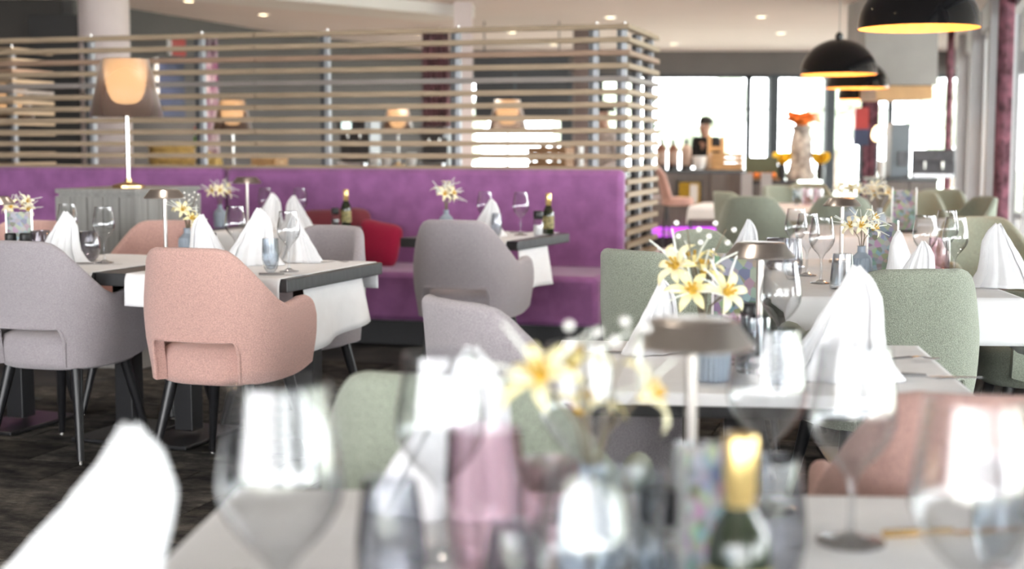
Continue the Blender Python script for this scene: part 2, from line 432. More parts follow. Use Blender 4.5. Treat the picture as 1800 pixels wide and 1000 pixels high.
# window wall on the right: plinth, header, pillars, frames with panes
wa = math.atan2(1, 0.267)
def along(y, dz=0.0): return Vector((wx(y), y, dz))
def rbox(mb, y0, y1, z0, z1, t, off=0.0):
    a, b = along(y0), along(y1); d = b - a; n = Vector((d.y, -d.x, 0)).normalized()
    c = (a + b) / 2 + n * off
    mb.box((c.x, c.y, (z0 + z1) / 2), (d.length, t, z1 - z0), (0, 0, math.atan2(d.y, d.x)))
    return mb
struct('wall_right', rbox(rbox(MB(), -5.6, 23.2, 2.45, CEIL, 0.2, 0.1), -5.6, 23.2, 0, 0.35, 0.2, 0.1), M_pillar, smooth=False)
ys = [-5.6, -2.9, 0.0, 2.9, 5.8, 8.7, 13.1, 16.3, 19.6, 23.0]
for i in range(len(ys) - 1):
    y0, y1 = ys[i] + 0.16, ys[i + 1] - 0.16
    fr = MB(); m_ = (y0 + y1) / 2
    for (a, b) in ((y0, y0 + 0.07), (m_ - 0.035, m_ + 0.035), (y1 - 0.07, y1)): rbox(fr, a, b, 0.35, 2.45, 0.09, 0.1)
    rbox(fr, y0, y1, 0.35, 0.42, 0.09, 0.1); rbox(fr, y0, y1, 2.38, 2.45, 0.09, 0.1)
    o = struct('window_%d' % (wi + i), fr, M_whiteframe, smooth=False)
    for (a, b) in ((y0 + 0.07, m_ - 0.035), (m_ + 0.035, y1 - 0.07)):
        rbox(MB(), a, b, 0.42, 2.38, 0.008, 0.1).build('pane', M_pane, o, smooth=False)
for i, y in enumerate(ys[1:-1]):
    struct('trim_%d' % (6 + i), rbox(MB(), y - 0.16, y + 0.16, 0, CEIL, 0.26, 0.04), M_pillar, smooth=False)
# outdoors: pale ground and a line of trees
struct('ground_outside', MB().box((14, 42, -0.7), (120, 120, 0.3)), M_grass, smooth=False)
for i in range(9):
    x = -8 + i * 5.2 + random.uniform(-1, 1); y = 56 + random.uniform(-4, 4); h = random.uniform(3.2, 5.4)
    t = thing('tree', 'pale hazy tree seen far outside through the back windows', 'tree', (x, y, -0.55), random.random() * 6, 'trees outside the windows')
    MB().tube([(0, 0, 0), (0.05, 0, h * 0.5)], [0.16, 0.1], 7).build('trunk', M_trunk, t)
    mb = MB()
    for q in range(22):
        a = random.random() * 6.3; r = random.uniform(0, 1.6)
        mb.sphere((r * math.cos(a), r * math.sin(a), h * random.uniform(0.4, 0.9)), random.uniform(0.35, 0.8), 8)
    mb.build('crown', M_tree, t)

# ================================================================== THE BENCH AND THE SLATTED SCREEN
CO = Vector((0.742, 9.05, 0))                       # front corner of the screen
def LW(u, v, z=0): p = CO + U * u + V * v; return Vector((p.x, p.y, z))
def bench(label, u0, u1):
    t = thing('banquette_bench', label, 'bench', LW((u0 + u1) / 2, -0.5), GA, 'purple banquette benches')
    w = u1 - u0
    MB().box((0, 0.08, 0.08), (w - 0.06, 0.62, 0.16)).build('plinth', M_blackmetal, t, smooth=False)
    MB().box((0, -0.0, 0.31), (w - 0.004, 0.74, 0.30)).build('seat', M_purple, t, bevel=0.035)
    MB().box((0, 0.375, 0.62), (w - 0.004, 0.12, 0.90)).build('backrest', M_purple, t, bevel=0.035)
    # piping seam between seat and backrest
    MB().tube([(-w / 2 + 0.02, 0.31, 0.466), (w / 2 - 0.02, 0.31, 0.466)], 0.006, 6).build('piping', M_purple, t)
    return t
bench('long purple banquette bench in front of the slatted screen corner', -2.74, 0.0)
bench('purple banquette bench behind the grey cabinet at left', -6.0, -2.75)

SP = 0.0815; ZT = Q(1105, 46, 9.05).z
def screen(label, o, ang, length, back, nslat, posts, splice=None):
    t = thing('slatted_screen', label, 'screen', (o.x, o.y, 0), ang, 'slatted timber screens')
    protos = {}
    for i in range(nslat):
        z = ZT - i * SP
        m = M_slat[0] if i not in (2, 4, 9) else (M_slat[1] if i == 2 else M_slat[2] if i == 4 else M_slat[0])
        runs = [(-length, splice - 0.004), (splice + 0.004, 0.0)] if splice else [(-length, 0.0)]
        for (a, b) in runs:
            key = (a, b, m.name)
            if key not in protos:
                protos[key] = MB().box(((a + b) / 2, 0, 0), (b - a, 0.05, 0.034)).build('slat', m, t, smooth=False, bevel=0.003)
                ob = protos[key]
            else:
                ob = protos[key].copy(); C.objects.link(ob)
            ob.location = (0, 0, z)
        if back:
            key = ('r', m.name)
            if key not in protos:
                protos[key] = MB().box((0, back / 2 + 0.026, 0), (0.05, back, 0.034)).build('slat', m, t, smooth=False, bevel=0.003); ob = protos[key]
            else:
                ob = protos[key].copy(); C.objects.link(ob)
            ob.location = (-0.025, 0, z)
    for (x, y) in posts:
        ob = MB().box((0, 0, (ZT + 0.02) / 2), (0.028, 0.05, ZT + 0.02)).build('post', M_post, t, smooth=False)
        ob.location = (x, y, 0)
        MB().box((-0.03, 0.0, (ZT + 0.0) / 2), (0.03, 0.055, ZT - 0.02)).build('post_backing', M_postdark, ob, smooth=False)
        MB().lathe([(0.008, 0), (0.008, 0.015), (1e-6, 0.022)], 8, (0, 0, ZT + 0.02)).build('post_cap', M_chrome, ob)
    return t
def u_at(px, v=0.0):                                # where column px meets the screen's line
    lo, hi = -7.0, 1.0
    for _ in range(40):
        m = (lo + hi) / 2; p = LW(m, v)
        w = p.y * math.cos(TH)
        if 900 + F * p.x / w < px: lo = m
        else: hi = m
    return lo
screen('long slatted timber screen with an open corner behind the purple benches', CO, GA, 5.3, 1.02, 22,
       [(u_at(p), 0.055) for p in (158, 352, 572, 802, 1044)] + [(-0.05, 0.075), (-0.05, 0.55), (-0.05, 0.98)], splice=u_at(452))
o2 = Q(24, 100, 11.2)
screen('short slatted timber screen end at the far left behind the lit lamp', Vector((o2.x, o2.y, 0)), GA, 1.6, 0.5, 15, [(-0.05, 0.05)])

# ================================================================== CHAIRS
def smooth(a, b, x):
    t = min(1, max(0, (x - a) / (b - a))); return t * t * (3 - 2 * t)
def chair_shell():
    a, b, arm, t = 0.255, 0.245, 0.18, 0.044
    # plan path of one half, from the back centre to the arm end
    path = []
    n = 120
    for i in range(n + 1):
        f = (math.pi / 2) * i / n
        x = a * math.sin(f) ** 0.72; y = -b * math.cos(f) ** 0.72
        path.append((x, y))
    for i in range(1, 21): path.append((a - 0.0 * i, arm * i / 20))
    L = [0]
    for i in range(1, len(path)): L.append(L[-1] + math.hypot(path[i][0] - path[i - 1][0], path[i][1] - path[i - 1][1]))
    T = L[-1]
    def at(q):
        s = abs(q) * T
        for i in range(1, len(L)):
            if L[i] >= s - 1e-9:
                k = (s - L[i - 1]) / max(1e-9, L[i] - L[i - 1])
                x = path[i - 1][0] + (path[i][0] - path[i - 1][0]) * k; y = path[i - 1][1] + (path[i][1] - path[i - 1][1]) * k
                break
        return (math.copysign(x, q) if q else 0.0, y)
    def norm(q):
        e = 0.012
        p, r = at(max(-1, q - e)), at(min(1, q + e))
        tx, ty = r[0] - p[0], r[1] - p[1]; l = math.hypot(tx, ty)
        return (ty / l, -tx / l)
    def ztop(q):
        q = abs(q)
        pts = [(0, 0.864), (0.24, 0.862), (0.31, 0.852), (0.36, 0.828), (0.42, 0.782), (0.50, 0.715), (0.57, 0.668), (0.64, 0.648), (0.72, 0.652), (0.82, 0.664), (0.90, 0.664), (0.95, 0.654), (0.98, 0.636), (1.0, 0.605)]
        for a_, b_ in zip(pts, pts[1:]):
            if q <= b_[0] + 1e-9:
                return a_[1] + (b_[1] - a_[1]) * (q - a_[0]) / (b_[0] - a_[0])
        return pts[-1][1]
    OP = 0.30
    def zbot(q):
        q = abs(q)
        if q < OP - 0.05: return 0.525
        if q < OP: return 0.525 - 0.15 * (1 - math.sqrt(max(0, 1 - ((q - OP + 0.05) / 0.05) ** 2)))
        z = 0.372
        if q > 0.7: z += 0.03 * ((q - 0.7) / 0.3) ** 2
        return z
    def pos(q, z):
        x, y = at(q)
        w = max(0, -y / b)
        y -= 0.16 * max(0, z - 0.45) * w + 0.05 * max(0, 0.45 - z) * 0
        x *= 1 - 0.15 * smooth(0.60, 0.87, z) * (1 if abs(q) < 0.6 else 1 - (abs(q) - 0.6) / 0.4)
        x *= 1 - 0.10 * smooth(0.55, 0.34, z) if z < 0.55 else 1
        return x, y
    qs = sorted(set([i / 44 for i in range(-44, 45)] + [s * (OP - 0.05 + 0.0125 * k) for s in (-1, 1) for k in range(5)] + [s * (OP - 0.0005) for s in (-1, 1)]))
    rows = 9
    rings = []
    for q in qs:
        zt, zb = ztop(q), zbot(q); nx, ny = norm(q)
        ring = []
        for i in range(rows):
            z = zb + (zt - t / 2 - zb) * i / (rows - 1); x, y = pos(q, z); ring.append((x + nx * t / 2, y + ny * t / 2, z))
        for k in (30, 60, 90, 120, 150):
            z = zt - t / 2 + t / 2 * math.sin(R(k)); x, y = pos(q, z); c = math.cos(R(k)); ring.append((x + nx * t / 2 * c, y + ny * t / 2 * c, z))
        for i in range(rows - 1, -1, -1):
            z = zb + (zt - t / 2 - zb) * i / (rows - 1); x, y = pos(q, z); ring.append((x - nx * t / 2, y - ny * t / 2, z))
        rings.append(ring)
    mb = MB(); m = len(rings[0])
    vs = [p for r in rings for p in r]; fs = []
    for i in range(len(rings) - 1):
        for k in range(m):
            k2 = (k + 1) % m
            fs.append((i * m + k, i * m + k2, (i + 1) * m + k2, (i + 1) * m + k))
    # rounded arm ends
    for (i, s) in ((0, -1), (len(rings) - 1, 1)):
        fs.append(tuple(i * m + k for k in (range(m) if s < 0 else range(m - 1, -1, -1))))
    mb.add(vs, fs)
    edge = []
    for q in [-OP + 0.0] + [OP * k / 24 for k in range(-24, 25)] + [OP]:
        z = zbot(q) if abs(q) < OP - 1e-6 else 0.376
        x, y = pos(q, z); nx, ny = norm(q); edge.append((x + nx * t / 2, y + ny * t / 2, z + 0.002))
    pip = MB().tube(edge, 0.006, 6)
    return mb, pip
def make_chair(m, label):
    t = thing('armchair', label, 'chair')
    sh, pip = chair_shell()
    s = sh.build('shell_backrest', m, t, angle=75)
    pip.build('piping', m, s)
    MB().lathe([(0.90, 0.355), (0.97, 0.362), (1.0, 0.385), (1.0, 0.45), (0.965, 0.478), (0.85, 0.492), (0.5, 0.50), (1e-6, 0.502)], 40, (0, 0.02, 0), 0.231, 0.238, power=0.72).build('seat', m, t, angle=60)
    for sx in (-1, 1):
        for sy in (-1, 1):
            l = MB().tube([(sx * 0.155, sy * 0.155 + 0.01, 0.365), (sx * 0.215, sy * 0.225 + 0.01, 0.012)], [0.024, 0.013], 10).build('leg', M_blackmetal, t)
            MB().lathe([(0.011, 0), (0.011, 0.014), (0.004, 0.02)], 8, (sx * 0.216, sy * 0.226 + 0.01, 0)).build('glide', M_chrome, l)
    return t
K_pink = Kind(make_chair(M_pink, 'pink')); K_lav = Kind(make_chair(M_lav, 'lavender')); K_sage = Kind(make_chair(M_sage, 'sage'))
def seat_chair(kind, px, py, alpha, label, group, z=0.86, back=0.0):
    b = P(px, py, z); a = R(alpha); d = Vector((math.sin(a), math.cos(a), 0))
    c = b + d * 0.30 - Vector((0, back, 0))
    return kind.put((c.x, c.y, 0), -a, label, group)
gL, gR = 'armchairs in the purple bench dining area', 'armchairs around the window side tables'
seat_chair(K_pink, 332, 434, 18, 'pink boucle armchair seen from behind, left of centre in the foreground row', gL, back=0.07)
seat_chair(K_lav, 22, 424, 20, 'lavender armchair seen from behind at the left edge beside the pink one', gL)
seat_chair(K_lav, 585, 401, 212, 'lavender armchair facing us at the far right end of the white covered left table', gL, back=-0.18)
seat_chair(K_pink, 288, 391, 190, 'pink armchair facing us behind the left table, below the grey cabinet corner', gL, back=-0.15)
seat_chair(K_pink, 62, 388, 190, 'pink armchair facing us at far left behind the menu holder', gL)
seat_chair(K_lav, 794, 387, 17, 'lavender armchair with its back to us at the small table by the purple bench', gL)
seat_chair(K_lav, 790, 526, 58, 'lavender armchair near the centre, turned right, closest of the lavender ones', gR)
seat_chair(K_sage, 1622, 474, -9, 'sage boucle armchair in sharp focus, back turned to us, right of the white napkin', gR)
seat_chair(K_sage, 1105, 440, 50, 'olive shaded sage armchair turned right, beside the end of the purple bench', gR)
seat_chair(K_sage, 1220, 407, 128, 'pale sage armchair facing us behind the table lamp, above the olive shaded one', gR, back=-0.1)
K_sage.put((1.98, 5.2, 0), R(82), 'sage armchair cut by the right edge, facing left under the hanging cloth corner', gR)
seat_chair(K_sage, 770, 660, 14, 'blurred sage armchair back in the near foreground below the centre', gR)
seat_chair(K_pink, 1768, 696, 12, 'blurred pink armchair back at the lower right edge behind the near wine glasses', gR)
seat_chair(K_sage, 1712, 381, 176, 'brownish sage armchair facing us behind the right hand wine glasses', gR)
gF = 'far sage armchairs near the windows'
for (px, py, al, lb) in ((1268, 337, 70, 'far sage armchair turned right, leftmost of the two beside the counter'), (1318, 345, 20, 'far sage armchair with its back to us, right of the one turned sideways'),
                         (1610, 337, 200, 'far sage armchair facing us, leftmost of the row below the coffee machine'), (1656, 333, 205, 'far pale sage armchair second in the row below the coffee machine'),
                         (1738, 346, 262, 'far sage armchair at the right end of the row beside the pillar'), (1362, 326, 150, 'small far sage armchair left of the big flower column'),
                         (1480, 345, 12, 'far sage armchair behind the slim table lamp of the second window table'), (1420, 322, 190, 'small far sage armchair in front of the flower column')):
    seat_chair(K_sage, px, py, al, lb, gF)
def stool(label, px, d, rz, m):
    t = thing('bar_stool', label, 'bar stool', G(px, d, 0), rz, 'stools at the taupe counter')
    MB().lathe([(0.8, 0.56), (1.0, 0.575), (1.0, 0.62), (0.9, 0.645), (1e-5, 0.655)], 28, (0, 0, 0), 0.19, 0.18, power=0.8).build('seat', m, t)
    MB().grid(lambda u, v: (0.20 * math.sin((u - 0.5) * 2.2) * (1 - 0.12 * v), -0.19 * math.cos((u - 0.5) * 2.2) - 0.09 * v + 0.02, 0.60 + (0.40 - 0.10 * (2 * u - 1) ** 2) * v), 16, 8).build('backrest', m, t, solid=0.035, angle=80)
    for sx in (-1, 1):
        for sy in (-1, 1): MB().tube([(sx * 0.12, sy * 0.12, 0.57), (sx * 0.18, sy * 0.18, 0)], [0.012, 0.009], 8).build('leg', M_blackmetal, t)
    MB().tube([(0.155 * a, 0.155 * b, 0.24) for a, b in ((-1, -1), (1, -1), (1, 1), (-1, 1), (-1, -1))], 0.007, 6).build('foot_ring', M_chrome, t)
    return t
stool('far pink bar stool in front of the taupe counter with magenta light', 1190, 15.8, R(-95), M_pink)
stool('far lilac bar stool partly behind the screen end at the counter', 1152, 16.25, R(-95), M_lav)

# ================================================================== TABLES
TZ = 0.73
def cloth_mesh(w, l, drops, seed=1, wav=0.012):
    # drops: near(-y), right(+x), far(+y), left(-x); the cloth runs over the top and hangs down
    dn, dr, df, dl = drops
    rnd = random.Random(seed); ph = [rnd.random() * 6 for _ in range(6)]
    def axis(lo, hi, d0, d1, n):
        pts = []
        if d0 > 0: pts += [lo - d0 + d0 * i / 8 for i in range(8)]
        pts += [lo + 0.0, lo + 0.012] + [lo + (hi - lo) * i / n for i in range(1, n)] + [hi - 0.012, hi]
        if d1 > 0: pts += [hi + d1 * (i + 1) / 8 for i in range(8)]
        return pts
    X = axis(-w / 2, w / 2, dl, dr, 16); Y = axis(-l / 2, l / 2, dn, df, 16)
    vs = []
    for x in X:
        for y in Y:
            cx = max(-w / 2, min(w / 2, x)); cy = max(-l / 2, min(l / 2, y))
            ox, oy = x - cx, y - cy; r = math.hypot(ox, oy)
            z = 0.003
            px, py = x, y
            if r > 0:
                s = math.sin(cy * 17 + ph[0]) * wav + math.sin(cy * 31 + ph[1]) * wav * 0.5 if abs(ox) > abs(oy) else math.sin(cx * 17 + ph[2]) * wav + math.sin(cx * 29 + ph[3]) * wav * 0.5
                k = min(1, r / 0.2)
                out = 0.012 * min(1, r / 0.03) + 0.10 * r + s * k
                px = cx + ox / r * out; py = cy + oy / r * out
                z = 0.003 - max(0, r - 0.006)
            else:
                z += 0.0006 * math.sin(x * 23 + ph[4]) * math.sin(y * 19 + ph[5])
            vs.append((px, py, z))
    ny = len(Y); fs = []
    for i in range(len(X) - 1):
        for j in range(ny - 1):
            if (X[i] < -w / 2 - 1e-6 or X[i + 1] > w / 2 + 1e-6) and (Y[j] < -l / 2 - 1e-6 or Y[j + 1] > l / 2 + 1e-6) and False: continue
            fs.append((i * ny + j, (i + 1) * ny + j, (i + 1) * ny + j + 1, i * ny + j + 1))
    return MB().add(vs, fs)
def table(label, cx, cy, ang, w, l, cloth, drops, columns=1, group='dining tables', inset=0.0, cw=None, cl=None, off=(0, 0), cwav=0.012):
    t = thing('dining_table', label, 'table', (cx, cy, 0), ang, group)
    MB().box((0, 0, TZ - 0.028), (w, l, 0.056 - 0.006)).build('tabletop', M_table, t, smooth=False, bevel=0.004)
    xs = [0] if columns == 1 else [-w / 2 + 0.14, w / 2 - 0.14]
    for x in xs:
        MB().box((x, 0, 0.36), (0.085, 0.085, 0.64)).build('column', M_blackmetal, t, smooth=False, bevel=0.004)
        MB().box((x, 0, 0.012), (0.26, 0.46, 0.016)).build('base_plate', M_blackmetal, t, smooth=False, bevel=0.004)
    MB().box((0, 0, 0.665), (w * 0.7, 0.08, 0.02)).build('top_bracket', M_blackmetal, t, smooth=False)
    if cloth:
        c = cloth_mesh(cw or w, cl or l, drops, seed=int(abs(cx * 100)), wav=cwav).build('tablecloth', M_linen, None, solid=0.0015, angle=80)
        p = Vector((off[0], off[1], 0)); p.rotate(Euler((0, 0, ang)))
        c.location = (cx + p.x, cy + p.y, TZ - 0.004); c.rotation_euler = (0, 0, ang)
        tag(c, cloth, 'tablecloth', 'white table linen')
    return t
# left table, from its three corners
nr, fr_, nl = P(505, 490, TZ), P(675, 460, TZ), P(168, 478, TZ)
ux = (nr - nl); wA = ux.length; aA = math.atan2(ux.y, ux.x)
uA = ux.normalized(); vA = Vector((-uA.y, uA.x, 0)); lA = (fr_ - nr).dot(vA)
cA = nl + uA * wA / 2 + vA * lA / 2
def onA(u, v): p = nl + uA * u + vA * v; return Vector((p.x, p.y, TZ))
table('dark table behind the foreground pink armchair', cA.x, cA.y, aA, wA, lA, 'white runner cloth on the dark table behind the pink armchair', (0.13, 0, 0.12, 0), 2, cw=wA * 0.80, cl=lA, off=(wA * 0.067, 0))
tag(MB().grid(lambda a, b: (onA(wA - 0.025, lA * (0.2 + 0.62 * a)) + uA * (0.018 * math.sin(a * 9) * b + 0.03 * b) + Vector((0, 0, -0.056 - 0.24 * b * (1 - 0.25 * a)))), 20, 8).build('side_drape', M_linen, None, solid=0.0015, angle=80),
    'white cloth hanging under the dark side edge of the left table', 'tablecloth', 'white table linen')
cA2 = nl - uA * (wA / 2 + 0.01) + vA * lA / 2
table('dark table behind the lavender armchair at the left edge', cA2.x, cA2.y, aA, wA, lA, 'white runner cloth on the leftmost table', (0.22, 0, 0.16, 0), 2, cw=wA * 0.62, cl=lA, off=(wA * 0.185, 0))
# table further back, between that and the bench
cA3 = G(494, 8.5, TZ)
table('dark table in front of the purple bench with napkins and an oil bottle', cA3.x, cA3.y, GA, 0.74, 0.74, 'white cloth on the table below the maroon cushion', (0.18, 0.0, 0.0, 0), 1, cw=0.5, cl=0.74)
# small table at the bench
nrB, frB, nlB = P(910, 423, TZ), P(1003, 409, TZ), P(703, 417, TZ)
uxB = nrB - nlB; wB = uxB.length; aB = math.atan2(uxB.y, uxB.x); uB = uxB.normalized(); vB = Vector((-uB.y, uB.x, 0)); lB = (frB - nrB).dot(vB)
def onB(u, v): p = nlB + uB * u + vB * v; return Vector((p.x, p.y, TZ))
cB = onB(wB / 2, lB / 2)
table('small dark table between the lavender armchair and the purple bench', cB.x, cB.y, aB, wB, lB, 'white runner cloth on the small table by the bench', (0.17, 0, 0.0, 0), 1, cw=wB * 0.5, cl=lB, off=(wB * 0.16, 0))
tag(MB().grid(lambda a, b: (onB(wB - 0.025, lB * (0.08 + 0.55 * a)) + uB * (0.015 * math.sin(a * 8) * b + 0.02 * b) + Vector((0, 0, -0.056 - 0.21 * b))), 16, 8).build('side_drape', M_linen, None, solid=0.0015, angle=80),
    'white cloth hanging under the right edge of the small table by the bench', 'tablecloth', 'white table linen')
# window side tables
table('near foreground table filling the bottom of the picture', 0.16, 1.50, R(-3), 1.16, 0.96, 'white cloth on the near foreground table', (0.2, 0.2, 0.2, 0.2), 1)
table('table in the middle ground carrying the big white napkin', 0.52, 3.16, R(-7), 0.88, 0.74, 'white cloth with a soft hanging corner on the middle table', (0.03, 0.22, 0.05, 0.05), 1)
table('long table behind the sage armchair in focus', 1.34, 5.38, R(-4), 0.74, 1.56, 'white cloth with a pointed hanging corner on the long window table', (0.16, 0.2, 0.1, 0.07), 1)
t3 = G(1530, 8.3, TZ)
table('window table with two flower vases beyond the long table', t3.x, t3.y, GA, 0.8, 1.1, 'white cloth on the window table with two flower vases', (0.2, 0.2, 0.2, 0.2), 1)
t4 = P(1352, 362, TZ)
table('far table beside the pair of sage armchairs', t4.x, t4.y + 0.3, GA, 1.1, 0.8, 'white cloth on the far table beside the pair of sage armchairs', (0.12, 0.12, 0.12, 0.12), 1)
t5 = G(1622, 9.35, TZ)
table('far table among the row of sage armchairs at right', t5.x, t5.y, GA, 0.8, 0.7, 'white cloth on the far table among the sage armchair row', (0.04, 0.04, 0.04, 0.04), 1)

# ================================================================== TABLEWARE
Z0 = TZ + 0.0015
def glass_thing(name, prof, m, cat, n=32, flute=None):
    o = MB().lathe_open(prof, n, flute=flute).build(name, m, None, angle=50); tag(o, name, cat); return o
def wine_prof(h, rb, rr, foot, bowl0):
    # foot, stem, then an egg shaped bowl open at the rim
    p = [(1e-5, 0.0), (foot, 0.0), (foot, 0.0025), (foot * 0.5, 0.006), (0.0055, 0.014), (0.0042, 0.03), (0.0042, bowl0 - 0.012), (0.007, bowl0 - 0.003)]
    hb = h - bowl0
    for i in range(1, 15):
        t = i / 14
        r = rb * math.sin(min(1, t / 0.48) * math.pi / 2) ** 0.8 if t < 0.48 else rb + (rr - rb) * smooth(0.4, 1.05, t)
        p.append((max(r, 0.008), bowl0 + hb * t))
    p.append((rr - 0.0015, h + 0.0008))
    p.append((rr - 0.003, h - 0.002))
    return p
K_wine = Kind(glass_thing('wine_glass', wine_prof(0.235, 0.046, 0.035, 0.038, 0.095), M_glass, 'wine glass'))
K_wineN = Kind(glass_thing('wine_glass', wine_prof(0.245, 0.054, 0.043, 0.042, 0.085), M_glassnear, 'wine glass', 48))
def tumbler_prof(h, r, rb, rt):
    return [(1e-5, 0.0), (rb, 0.0), (rb + (r - rb) * 0.6, h * 0.12), (r, h * 0.38), (r * 0.985, h * 0.6), (rt, h), (rt - 0.002, h + 0.0008), (rt - 0.003, h * 0.98), (r * 0.96, h * 0.6), (r * 0.96, h * 0.38), (rb * 0.9, h * 0.10), (1e-5, h * 0.07)]
K_mirror = Kind(glass_thing('tumbler', tumbler_prof(0.125, 0.052, 0.028, 0.040), M_mirror, 'tumbler'))
K_smoke = Kind(glass_thing('tumbler', tumbler_prof(0.130, 0.033, 0.016, 0.031), M_bluesmoke, 'tumbler'))
K_dark = Kind(glass_thing('tumbler', tumbler_prof(0.15, 0.036, 0.020, 0.028), M_smoke, 'tumbler'))
rib = lambda i, k: 0.02 * (1 if k % 2 else -1)
K_pinkt = Kind(glass_thing('tumbler', tumbler_prof(0.14, 0.040, 0.030, 0.037), M_pinkglass, 'tumbler', 48, rib))
K_clear = Kind(glass_thing('tumbler', [(1e-5, 0), (0.040, 0), (0.042, 0.01), (0.032, 0.12), (0.0305, 0.1205), (0.040, 0.012), (1e-5, 0.008)], M_bluesmoke, 'tumbler', 40, rib))

def lut(pts, x):
    for a_, b_ in zip(pts, pts[1:]):
        if x <= b_[0] + 1e-9: return a_[1] + (b_[1] - a_[1]) * smooth(0, 1, (x - a_[0]) / (b_[0] - a_[0])) * 0.5 + (b_[1] - a_[1]) * 0.5 * (x - a_[0]) / (b_[0] - a_[0])
    return pts[-1][1]
def make_napkin(mir=1, lean=0.016):
    # a linen square folded into a standing sail: pleated straight edge on one side, rounded flaring wing on the other
    h = 0.232
    RW = [(0, 1.0), (0.12, 0.80), (0.28, 0.62), (0.5, 0.53), (0.72, 0.46), (0.88, 0.30), (0.96, 0.15), (1, 0.06)]
    LW_ = [(0, 1.0), (0.25, 0.76), (0.5, 0.53), (0.75, 0.32), (0.9, 0.17), (1, 0.08)]
    DW = [(0, 1.0), (0.2, 0.70), (0.5, 0.42), (0.8, 0.22), (1, 0.05)]
    def sheet(a0, a1, r, hh, dx, dy, tip):
        def fn(u, v):
            a = R(a0 + (a1 - a0) * u)
            c, sn = math.cos(a), math.sin(a)
            wr, wl = lut(RW, v), lut(LW_, v)
            x = r * (wr * c if c > 0 else wl * 1.05 * c)
            y = r * 0.60 * lut(DW, v) * sn
            # pleats on the left front, soft creases elsewhere
            pl = 0.007 * (1 - v * 0.75) * (abs(((u * 7) % 1) - 0.5) * 4 - 1) * (1 if c < 0.25 else 0.25)
            x += pl * c; y += pl * sn
            z = hh * v + tip * v ** 4 * (0.5 - 0.5 * math.cos(u * 4 * math.pi)) * 0.5
            sway = lean * math.sin(v * math.pi * 0.5) ** 2
            return (mir * (x + dx * (1 - v * 0.6) + sway), y + dy, max(0.0, z))
        return fn
    o = MB().grid(sheet(-205, 25, 0.112, h, 0, 0, 0.008), 56, 18).build('folded_napkin', M_napkin, None, solid=0.002, angle=60)
    for (a0, a1, r, hh, dx, dy, tp) in ((-215, -140, 0.112, h * 0.985, -0.010, -0.006, 0.0), (-220, -155, 0.112, h * 0.955, -0.020, -0.004, 0.0), (-60, 22, 0.113, h * 0.97, 0.006, -0.008, 0.01), (22, 150, 0.10, h * 0.95, 0.004, 0.004, 0.0)):
        MB().grid(sheet(a0, a1, r, hh, dx, dy, tp), 20, 16).build('fold', M_napkin, o, solid=0.0018, angle=60)
    return tag(o, 'napkin', 'napkin')
K_nap = Kind(make_napkin()); K_napm = Kind(make_napkin(-1)); K_napl = Kind(make_napkin(1, 0.06))

def make_table_lamp():
    t = thing('table_lamp', 'lamp', 'lamp')
    MB().lathe([(0.05, 0), (0.05, 0.008), (0.046, 0.012), (1e-5, 0.013)], 28).build('base', M_lampcap, t)
    MB().lathe([(0.0075, 0.012), (0.0075, 0.25), (1e-5, 0.251)], 14).build('pole', M_lampcap, t)
    MB().lathe([(1e-5, 0.240), (0.060, 0.240), (0.077, 0.236), (0.078, 0.240), (0.055, 0.268), (0.052, 0.270), (1e-5, 0.271)], 36).build('lamp_shade', M_lampcap, t)
    MB().lathe([(1e-5, 0.236), (0.05, 0.236), (0.05, 0.239), (1e-5, 0.239)], 24).build('diffuser', M_white, t)
    return t
K_lamp = Kind(make_table_lamp())

def make_vase():
    n = 44
    fl = lambda i, k: (0.022 if k % 2 else -0.022) if 0 < i < 8 else 0.0
    o = MB().lathe_open([(1e-5, 0), (0.036, 0), (0.0375, 0.006), (0.0375, 0.03), (0.0375, 0.06), (0.0375, 0.082), (0.034, 0.094), (0.022, 0.106), (0.015, 0.114), (0.014, 0.132), (0.016, 0.136), (0.011, 0.134), (0.010, 0.11), (1e-5, 0.108)], n, flute=fl).build('ribbed_vase', M_bluegrey, None, angle=25)
    return tag(o, 'vase', 'vase')
K_vase = Kind(make_vase())

